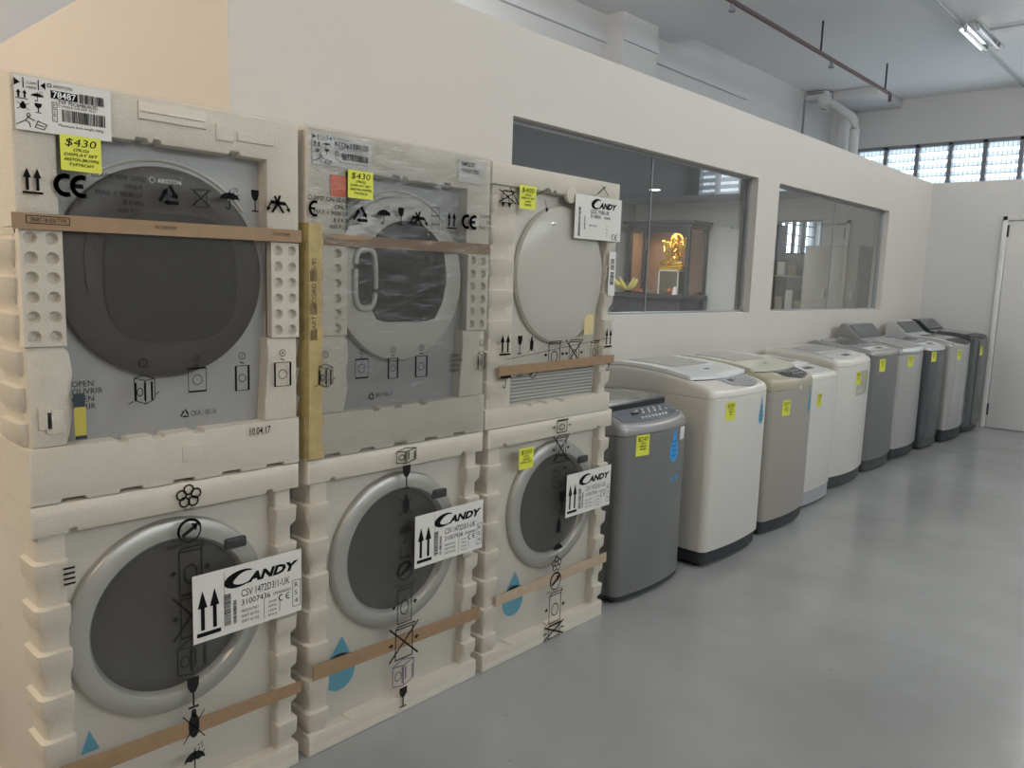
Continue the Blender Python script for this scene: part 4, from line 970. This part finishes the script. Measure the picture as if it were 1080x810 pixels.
boxo(p, 2.205, 1.092, 2.312, 1.188, arrows=True); boxo(p, 2.326, 1.090, 2.428, 1.190, cross=True, arrows=True); boxo(p, 2.465, 1.105, 2.545, 1.180)
umbrella(p, 1.968, 1.035, 2.028, 1.108, False); umbrella(p, 2.575, 1.055, 2.632, 1.120, False); hexrec(p, 2.05, 1.072, 2.09, 1.105); green_dot(p, 2.118, 1.058, 2.166, 1.104)
p.line([(2.0, 1.135), (2.60, 1.190)], .0018)
boxo(p, 1.94, 1.665, 2.02, 1.705, cross=True, circ=False); p.line([(1.99, 1.715), (2.035, 1.665)], .004); p.line([(2.12, 1.70), (2.19, 1.735)], .003)
for y_ in (1.958, 1.99, 2.185): p.poly([(y_-.01, 1.665), (y_+.01, 1.665), (y_, 1.648)]); p.line([(y_, 1.662), (y_-.012, 1.69)], .003)
p.line([(2.48, 1.742), (2.53, 1.775)], .004); p.line([(2.55, 1.742), (2.51, 1.775)], .004)
p.build('printed_text', 'black_ink', fl, XF+.0085)
pl = label_plate(t, 2.345, 1.570, 2.640, 1.732, XF+.0095); p = Pr(); T = S_(2.345, 1.570, 2.640, 1.732)
candy(p, *T(.33, .74), .034, .165); p.text('GOC 9188-UK', *T(.32, .60), .016, .12); p.text('31100824', *T(.32, .50), .013, .065); p.text('1904005', *T(.62, .50), .010, .04)
p.text('MADE IN TURKEY', *T(.30, .30), .007, .05); [p.text(s, *T(.67, .32-.08*k), .007) for k, s in enumerate(('V~', 'Hz', 'A', 'W'))]
p.bars(*T(.07, .06), *T(.115, .70), 34, False); p.bars(*T(.19, .22), *T(.215, .52), 18, False); ce(p, *T(.80, .03), *T(.93, .17), .14); p.build('label_print', 'black_ink', pl, XF+.0103)
pl = label_plate(t, 2.578, 1.358, 2.622, 1.530, XF+.0075, 'barcode_label'); p = Pr(); p.bars(2.588, 1.40, 2.612, 1.45, 14, False); p.bars(2.588, 1.46, 2.612, 1.50, 10, False); p.build('label_print', 'black_ink', pl, XF+.0083)
p = Pr(); p.rect(2.46, 1.222, 2.52, 1.284); p.rect(2.462, 1.205, 2.518, 1.222); p.build('energy_sticker', 'energy_cream', t, XF-.012)
note(t, 2.036, 1.652, 2.121, 1.731, XF+.010, ['$400', '(7KG)', 'DISPLAY SET', 'CANDY', 'VENTED'])

# ------------------------------------------------------------------ top loaders
def interp(prof, x):
    prof = sorted(prof)
    if x <= prof[0][0]: return prof[0][1]
    for (a, b2), (c_, d_) in zip(prof, prof[1:]):
        if x <= c_:
            u = (x-a)/(c_-a); return b2 + (d_-b2)*u
    return prof[-1][1]
def footprint(xb, xf, y0, y1, bow, rc, ins=0, side=22, front=22):
    """left side back-to-front, bowed front, right side front-to-back"""
    yc, hw = (y0+y1)/2, (y1-y0)/2; L1 = []
    fx_ = lambda y: xf - bow*((y-yc)/hw)**2
    xc = fx_(y0+rc) - rc
    for k in range(side): L1.append((xb+ins + (xc-xb-ins)*k/(side-1), y0+ins))
    for k in range(1, 7):
        a = PI/2*k/7; L1.append((xc + (rc-ins)*math.sin(a), y0+rc-(rc-ins)*math.cos(a)))
    half = []
    for k in range(front//2+1):
        y = y0+rc + (yc-y0-rc)*k/(front//2); half.append((fx_(y)-ins, y))
    L1 += half
    return L1, [(x, 2*yc-y) for x, y in L1[:-1]][::-1]
def loft_rings(bm, rings, cap_top=True):
    rv = [[bm.verts.new(p_) for p_ in r] for r in rings]; n = len(rv[0])
    for a, b2 in zip(rv, rv[1:]):
        for k in range(n): bm.faces.new((a[k], a[(k+1) % n], b2[(k+1) % n], b2[k]))
    if cap_top:
        t_ = rv[-1]; h = n//2
        for k in range(h):
            a, b2, c_, d_ = t_[k], t_[k+1], t_[n-2-k] if k < h-0 else None, t_[n-1-k]
            vs = []
            for v in (a, b2, c_, d_):
                if v not in vs: vs.append(v)
            if len(vs) >= 3:
                try: bm.faces.new(vs)
                except ValueError: pass
    bmesh.ops.recalc_face_normals(bm, faces=bm.faces)
def patch(bm, prof, x0, x1, y0, y1, off, th, rc=.02, taper=0, lift=0, bowf=0, n=28):
    """slab that follows the top profile, with rounded corners, optional narrowing to the front and bowed front edge"""
    yc, hw = (y0+y1)/2, (y1-y0)/2; rows = []; xsn = []
    for k in range(n+1):
        u = k/n; x = x0+(x1-x0)*(.5-.5*math.cos(PI*u)); xsn.append(x)
    for x in xsn:
        d_ = min(x-x0, x1-x); e = rc - math.sqrt(max(0, rc*rc-(rc-min(d_, rc))**2)); W = hw - e - taper*(x-x0)/(x1-x0)
        rows.append([(x - bowf*((j/8*2-1)**2)*((x-x0)/(x1-x0)), yc + W*(j/8*2-1)) for j in range(9)])
    top = [[bm.verts.new((x, y, interp(prof, x)+off+lift*(x-x0)/(x1-x0))) for x, y in r] for r in rows]
    bot = [[bm.verts.new((x, y, interp(prof, x)+off-th+lift*(x-x0)/(x1-x0))) for x, y in r] for r in rows]
    for i in range(n):
        for j in range(8):
            bm.faces.new((top[i][j], top[i+1][j], top[i+1][j+1], top[i][j+1])); bm.faces.new((bot[i][j], bot[i][j+1], bot[i+1][j+1], bot[i+1][j]))
        bm.faces.new((top[i][0], bot[i][0], bot[i+1][0], top[i+1][0])); bm.faces.new((top[i][8], top[i+1][8], bot[i+1][8], bot[i][8]))
    for j in range(8):
        bm.faces.new((top[0][j], top[0][j+1], bot[0][j+1], bot[0][j])); bm.faces.new((top[n][j], bot[n][j], bot[n][j+1], top[n][j+1]))
    bmesh.ops.recalc_face_normals(bm, faces=bm.faces)
def top_loader(label, y0, y1, xf, prof, body, cover, seam, skirt=('skirt', .085), bow=.03, rc=.045, xb=.07, side_grip=False, inset=.012, name='top_loading_washer'):
    t = thing(name, label, 'washing machine', ((xb+xf)/2, (y0+y1)/2, 0))
    fx_ = lambda y: xf - bow*((y-(y0+y1)/2)/((y1-y0)/2))**2
    sm, sh = skirt
    def ring(z, ins=0, zf=None, sh_=None):
        a, b2 = footprint(xb, xf, y0, y1, bow, rc, ins); return [(x, y, zf(x) if zf else z) for x, y in a+b2]
    bm = bmesh.new(); loft_rings(bm, [ring(.022, inset), ring(sh+.012, inset)]); obj('base_skirt', bm, sm, t)
    bm = bmesh.new(); loft_rings(bm, [ring(sh, .014), ring(sh, .003), ring(sh+.006, 0), ring(seam-.003, 0), ring(seam, .004)]); obj('body', bm, body, t)
    r = .028; H = lambda x: interp(prof, x)
    bm = bmesh.new(); loft_rings(bm, [ring(seam, .005), ring(seam+.004, .001), ring(0, .001, lambda x: H(x)-r), ring(0, .001+r*.13, lambda x: H(x)-r*.5), ring(0, .001+r*.45, lambda x: H(x)-r*.13), ring(0, r, H)])
    obj('top_cover', bm, cover, t)
    for (x, y) in ((xf-bow-.055, y0+.055), (xf-bow-.055, y1-.055), (xb+.06, y0+.055), (xb+.06, y1-.055)):
        bm = bmesh.new(); tube(bm, [(x, y, 0), (x, y, .012), (x, y, .024)], [.022, .024, .016], 14); obj('foot', bm, 'trim_black', t)
    return t, fx_
def drop(t, yc, z0, z1, w_, fx, m_='blue_bright'):
    p = Pr(); r = w_/2; zc = z0+r; pts = [(yc+r*math.cos(a), zc+r*1.1*math.sin(a)) for a in [math.radians(-200+k*11) for k in range(21)]] + [(yc+.12*r, z1-.02*(z1-z0)), (yc, z1)]
    p.poly(pts); o = p.build('energy_drop_sticker', m_, t, lambda y: fx(y)+.0012, 'blue water-drop sticker')
    q = Pr()
    for k in range(4): q.text(('SAVE', 'WATER', '70L', 'ECO')[k], yc, zc-.008+.022*k-.012, .010, w_*.5, align='C')
    q.build('sticker_print', 'black_ink', o, lambda y: fx(y)+.002)
def buttons(t, prof, pts, r, off, m_='white_ink'):
    for x, y in pts:
        bm = bmesh.new(); z = interp(prof, x)+off; tube(bm, [(x, y, z-.004), (x, y, z+.002)], r, 10); obj('button', bm, m_, t)
def tnote(t, y0, y1, z0, z1, fx, s): note(t, y0, z0, y1, z1, fx, s)

# 1 grey with black-framed lid
prof = [(.07, .845), (.20, .853), (.55, .850), (.60, .846), (.66, .828), (.73, .800), (.78, .785)]
t, fx = top_loader('grey top-loading washer with a black-framed lid, beside the foam-packed stacks', 2.765, 3.305, .755, prof, 'body_grey', 'cover_grey', .755, ('trim_black', .035), bow=.03, inset=.002)
bm = bmesh.new(); patch(bm, prof, .10, .615, 2.785, 3.285, .026, .024, .02); lid = obj('lid', bm, 'trim_black', t, label='black lid frame')
bm = bmesh.new(); patch(bm, prof, .13, .575, 2.83, 3.24, .0275, .004, .02); obj('lid_window', bm, 'lid_window', lid)
bm = bmesh.new(); patch(bm, prof, .612, .722, 2.80, 3.27, .003, .006, .012, bowf=.02); pn = obj('control_panel', bm, 'panel_blue', t)
buttons(pn, prof, [(.64+.022*(k % 2), 2.99+.024*k) for k in range(10)] + [(.695, 2.96+.028*k) for k in range(8)], .006, .005)
obj('display', B(.650, .672, 2.93, 2.98, .832, .838, r=.001), 'trim_black', pn)
bm = bmesh.new(); box(bm, .655, .735, 3.205, 3.209, .812, .836); obj('panel_divider', bm, 'chrome', pn)
tnote(t, 2.850, 2.938, .662, .756, fx, ['$240', '(7KG)', 'SAMSUNG', 'WASHER']); drop(t, 3.155, .600, .752, .085, fx)
p = Pr(); p.rect(3.212, .690, 3.262, .752); p.build('spec_sticker', 'paper', t, lambda y: fx(y)+.0012)
p = Pr(); p.disc(3.15, .515, .012, .012); p.disc(3.20, .515, .012, .012); p.build('round_sticker', 'blue_bright', t, lambda y: fx(y)+.0012)

def curved_lid(t, prof, y0, y1, lidm, x1=.665, panel='plastic_grey', px1=.775):
    yc = (y0+y1)/2
    bm = bmesh.new(); patch(bm, prof, .13, x1, y0+.016, y1-.016, .018, .017, .025, bowf=.022); lid = obj('lid', bm, lidm, t)
    bm = bmesh.new(); patch(bm, prof, .20, .47, y0+.095, y1-.095, .0200, .004, .02, taper=.02); obj('lid_window', bm, 'lid_window', lid)
    bm = bmesh.new(); patch(bm, prof, .55, .565, yc-.02, yc+.03, .0202, .003, .004); obj('lid_badge', bm, 'chrome', lid)
    bm = bmesh.new(); patch(bm, prof, x1-.03, x1+.002, y0+.03, y1-.03, .004, .010, .012, bowf=.02); obj('lid_gap', bm, 'trim_black', lid, label='dark gap under the lid edge')
    for y in (y0+.045, y1-.045): obj('hinge_cap', B(.115, .15, y-.012, y+.012, interp(prof, .13)-.004, interp(prof, .13)+.014, r=.004), 'trim_black', lid)
    bm = bmesh.new(); patch(bm, prof, x1-.03, px1, yc-.09, yc+.265, .003, .006, .05, taper=.03, bowf=.02); pn = obj('control_panel', bm, panel, t)
    bt = [(x1+.030+.030*(k % 2), yc+.07+.038*(k//2)) for k in range(8)]
    buttons(pn, prof, bt, .006, .005, 'plastic_greylight')
    bm = bmesh.new(); patch(bm, prof, x1+.020, x1+.044, yc-.01, yc+.035, .0045, .003, .003); obj('display', bm, 'trim_black', pn)
# 2 big white
prof = [(.07, .955), (.20, .978), (.35, .975), (.50, .962), (.62, .942), (.70, .922), (.76, .902), (.80, .893)]
t, fx = top_loader('big white top-loading washer with a curved white lid and blue drop sticker', 3.455, 4.065, .795, prof, 'body_white', 'body_white', .858, ('skirt', .085), bow=.024)
curved_lid(t, prof, 3.455, 4.065, 'lid_white')
tnote(t, 3.565, 3.655, .745, .838, fx, ['$280', '(10KG)', 'WASHER', 'NEW']); drop(t, 3.970, .690, .832, .070, fx, 'blue_sticker')
bm = bmesh.new(); box(bm, .28, .40, 3.452, 3.456, .40, .62, r=.0015); obj('side_emboss', bm, 'body_white', t)
bm = bmesh.new(); box(bm, .42, .56, 3.4535, 3.458, .60, .625, r=.002); obj('side_grip', bm, 'trim_black', t)
# 3 champagne
t, fx = top_loader('champagne grey top-loading washer with a beige curved lid and dark control panel', 4.168, 4.765, .77, [(x-.02, z-.008) for x, z in prof], 'body_champagne', 'cover_beige', .832, ('skirt', .085), bow=.030)
prof3 = [(x-.02, z-.008) for x, z in prof]
curved_lid(t, prof3, 4.168, 4.765, 'lid_beige', x1=.645, panel='lid_smoke', px1=.755)
tnote(t, 4.292, 4.378, .688, .776, fx, ['$260', '(9KG)', 'SAMSUNG', 'WASHER']); drop(t, 4.685, .675, .830, .062, fx, 'blue_sticker')
p = Pr(); p.disc(4.50, .838, .016, .010); p.build('round_sticker', 'paper', t, lambda y: fx(y)+.0012)
def flat_top(t, prof, y0, y1, xf, frame, lidm, dispx=.55, edge='chrome', rim=True):
    yc = (y0+y1)/2
    bm = bmesh.new(); patch(bm, prof, .16, dispx-.07, y0+.05, y1-.05, .010, .009, .02); lid = obj('lid', bm, lidm, t)
    bm = bmesh.new(); patch(bm, prof, .22, dispx-.14, y0+.10, y1-.10, .0115, .003, .02); obj('lid_window', bm, 'lid_smoke', lid)
    bm = bmesh.new(); patch(bm, prof, dispx-.06, xf-.05, y0+.05, y1-.06, .004, .005, .02, bowf=.02); pn = obj('control_panel', bm, frame, t)
    bm = bmesh.new(); patch(bm, prof, dispx-.02, dispx+.015, yc-.03, yc+.09, .006, .004, .004); obj('display', bm, 'trim_black', pn)
    buttons(pn, prof, [(dispx-.03, yc-.18+.03*k) for k in range(5)] + [(dispx+.0, yc+.12+.03*k) for k in range(3)], .007, .006)
    if rim:
        for y in (y0+.028, y1-.028):
            bm = bmesh.new(); patch(bm, prof, .12, xf-.06, y-.012, y+.012, .006, .006, .008); obj('side_rail', bm, edge, t)
# 4 small white
prof = [(.07, .925), (.25, .918), (.50, .895), (.62, .872), (.70, .862)]
t, fx = top_loader('small white top-loading washer between the champagne one and the tall white one', 4.825, 5.375, .685, prof, 'body_white', 'body_white', .835, ('plastic_grey', .11), bow=.02, inset=.004)
flat_top(t, prof, 4.825, 5.375, .68, 'plastic_greylight', 'lid_white', .55, rim=False)
tnote(t, 4.99, 5.06, .66, .745, fx, ['$180', '(6KG)', 'WASHER', 'OK'])
# 5 tall white
prof = [(.07, .968), (.20, .965), (.45, .945), (.55, .930), (.62, .915), (.70, .905)]
t, fx = top_loader('tall white top-loading washer with a worn colour sticker on its front', 5.50, 6.175, .645, prof, 'body_white', 'body_white', .872, ('skirt_grey', .095), bow=.04)
flat_top(t, prof, 5.50, 6.175, .63, 'plastic_greylight', 'cover_silver', .53, 'lid_white')
for a, b2 in (((.16, .010), (.17, .3)),):
    pass
fx5 = fx
p = Pr(); p.rect(5.80, .655, 6.06, .83); p.build('promo_sticker', 'cupboard', t, lambda y: fx5(y)+.0010)
p = Pr(); p.poly([(5.86, .76), (5.98, .80), (6.02, .78), (5.98, .74), (5.88, .73)]); p.build('promo_gold', 'energy_olive', t, lambda y: fx5(y)+.0016)
p = Pr(); p.poly([(6.00, .68), (6.02, .69), (6.05, .80), (6.03, .82)]); p.poly([(6.02, .68), (6.05, .70), (6.056, .75)]); p.build('promo_leaf', 'green_leaf', t, lambda y: fx5(y)+.0016)
p = Pr(); p.text('PROCI', 5.82, .672, .030, .12, bold=.01); p.build('promo_text', 'paper', t, lambda y: fx5(y)+.0016)
tnote(t, 5.775, 5.865, .735, .828, fx, ['$300', '(10KG)', 'WASHER', 'OK'])
# 6 mid grey
prof = [(.07, .985), (.14, 1.0), (.20, .985), (.45, .965), (.55, .950), (.66, .935)]
t, fx = top_loader('mid grey top-loading washer with a chrome-edged dark lid, right after the tall white one', 6.245, 6.845, .635, prof, 'body_grey', 'cover_grey', .915, ('skirt_grey', .10), bow=.035)
flat_top(t, prof, 6.245, 6.845, .62, 'cover_silver', 'lid_grey', .53)
tnote(t, 6.335, 6.43, .79, .885, fx, ['$250', '(9KG)', 'WASHER', 'OK'])
def console(t, prof, y0, y1, cover, h=1.112, xb=.07, x1=.27, face='body_dark'):
    """raised rear console with a sloping face"""
    z0 = interp(prof, .15)-.012; bm = bmesh.new()
    pr = [(xb, z0), (x1+.10, z0-.004), (x1, z0+.018), (xb+.075, h), (xb+.03, h+.004), (xb, h-.03)]
    L_ = [bm.verts.new((x, y0+.012, z)) for x, z in pr]; R_ = [bm.verts.new((x, y1-.012, z)) for x, z in pr]
    bm.faces.new(L_); bm.faces.new(R_[::-1])
    for k in range(len(pr)): bm.faces.new((L_[k], L_[(k+1) % 6], R_[(k+1) % 6], R_[k]))
    bmesh.ops.recalc_face_normals(bm, faces=bm.faces); bmesh.ops.bevel(bm, geom=bm.edges[:], offset=.006, segments=2, affect='EDGES')
    c_ = obj('rear_console', bm, cover, t)
    bm = bmesh.new(); A = Vector((x1-.012, 0, z0+.030)); Bv = Vector((xb+.088, 0, h-.006)); n_ = Vector((Bv.z-A.z, 0, A.x-Bv.x)).normalized()*.004
    vs = [(A, y0+.04), (A, y1-.04), (Bv, y1-.04), (Bv, y0+.04)]
    lo_ = [bm.verts.new((q.x-n_.x, yy, q.z-n_.z)) for q, yy in vs]; hi = [bm.verts.new((q.x+n_.x, yy, q.z+n_.z)) for q, yy in vs]
    bm.faces.new(hi)
    for k in range(4): bm.faces.new((lo_[k], lo_[(k+1) % 4], hi[(k+1) % 4], hi[k]))
    bmesh.ops.recalc_face_normals(bm, faces=bm.faces); obj('console_panel', bm, face, c_, False)
    return c_
# 7 light grey with raised console
prof = [(.07, .985), (.20, .985), (.45, .962), (.55, .945), (.66, .925)]
t, fx = top_loader('pale grey top-loading washer with a raised rear console and white front lip', 6.905, 7.530, .635, prof, 'body_silver', 'cover_grey', .885, ('skirt', .10), bow=.035)
console(t, prof, 6.905, 7.530, 'cover_grey')
bm = bmesh.new(); patch(bm, prof, .34, .60, 6.96, 7.475, .010, .010, .02); lid = obj('lid', bm, 'lid_grey', t)
bm = bmesh.new(); patch(bm, prof, .595, .640, 6.93, 7.505, .004, .026, .02, bowf=.03); obj('front_lip', bm, 'lid_white', t, label='white front lip')
tnote(t, 7.03, 7.125, .785, .878, fx, ['$270', '(9KG)', 'WASHER', 'OK'])
p = Pr(); p.poly([(7.44, .74), (7.455, .72), (7.47, .80), (7.455, .83)]); p.build('leaf_sticker', 'green_leaf', t, lambda y: fx(y)+.0012)
p = Pr(); [p.text('LG', 7.44, .16+.02*k, .012) for k in range(3)]; p.build('small_print', 'grey_ink', t, lambda y: fx(y)+.0012)
# 8 dark
prof = [(.07, .985), (.20, .985), (.45, .955), (.55, .938), (.68, .915)]
t, fx = top_loader('dark grey top-loading washer with a pale rim round its top', 7.590, 8.090, .665, prof, 'body_dark', 'cover_silver', .895, ('skirt_grey', .10), bow=.03)
flat_top(t, prof, 7.590, 8.090, .65, 'plastic_greylight', 'lid_grey', .56, 'lid_white')
tnote(t, 7.625, 7.715, .795, .885, fx, ['$320', '(8KG)', 'WASHER', 'OK'])
# 9 silver with grooved front
prof = [(.07, .995), (.20, .990), (.50, .975), (.60, .960), (.72, .930)]
t, fx = top_loader('silver top-loading washer with a ribbed front and raised console, second from the white door', 8.150, 8.790, .715, prof, 'body_silver', 'body_silver', .905, ('skirt', .12), bow=.035)
console(t, prof, 8.150, 8.790, 'cover_silver')
bm = bmesh.new(); patch(bm, prof, .36, .58, 8.20, 8.74, .010, .010, .02); obj('lid', bm, 'lid_grey', t)
bm = bmesh.new(); patch(bm, prof, .585, .712, 8.25, 8.76, .004, .020, .03, bowf=.03); obj('control_panel', bm, 'trim_black', t)
bm = bmesh.new(); patch(bm, prof, .30, .70, 8.156, 8.182, .008, .010, .01); obj('side_rail', bm, 'lid_white', t)
for y in (8.235, 8.51): 
    bm = bmesh.new(); tube(bm, [(fx(y)-.004, y, .13), (fx(y)-.004, y, .90)], .012, 10); obj('front_rib', bm, 'body_greylight', t)
tnote(t, 8.255, 8.345, .785, .878, fx, ['$350', '(12KG)', 'WASHER', 'OK'])
# 10 black, last
prof = [(.07, 1.01), (.20, 1.01), (.50, 1.0), (.62, .985), (.72, .968)]
t, fx = top_loader('black-sided top-loading washer with dark front, last in the row next to the white door', 8.860, 9.470, .715, prof, 'body_dark', 'body_black', .945, ('skirt', .06), bow=.03)
console(t, prof, 8.860, 9.470, 'body_black', 1.118)
bm = bmesh.new(); patch(bm, prof, .34, .60, 8.90, 9.43, .010, .010, .02); obj('lid', bm, 'lid_smoke', t)
bm = bmesh.new(); patch(bm, prof, .60, .716, 8.90, 9.44, .006, .02, .03, bowf=.03); obj('control_panel', bm, 'trim_black', t)
bm = bmesh.new(); box(bm, .66, .675, 8.905, 9.43, .9735, .982, r=.002); obj('front_trim', bm, 'chrome', t)
bm = bmesh.new(); tube(bm, [(fx(9.02)-.006, 9.02, .07), (fx(9.02)-.006, 9.02, .93)], .012, 10); obj('front_rib', bm, 'body_black', t)
tnote(t, 9.065, 9.155, .785, .878, fx, ['$380', '(12KG)', 'WASHER', 'OK'])
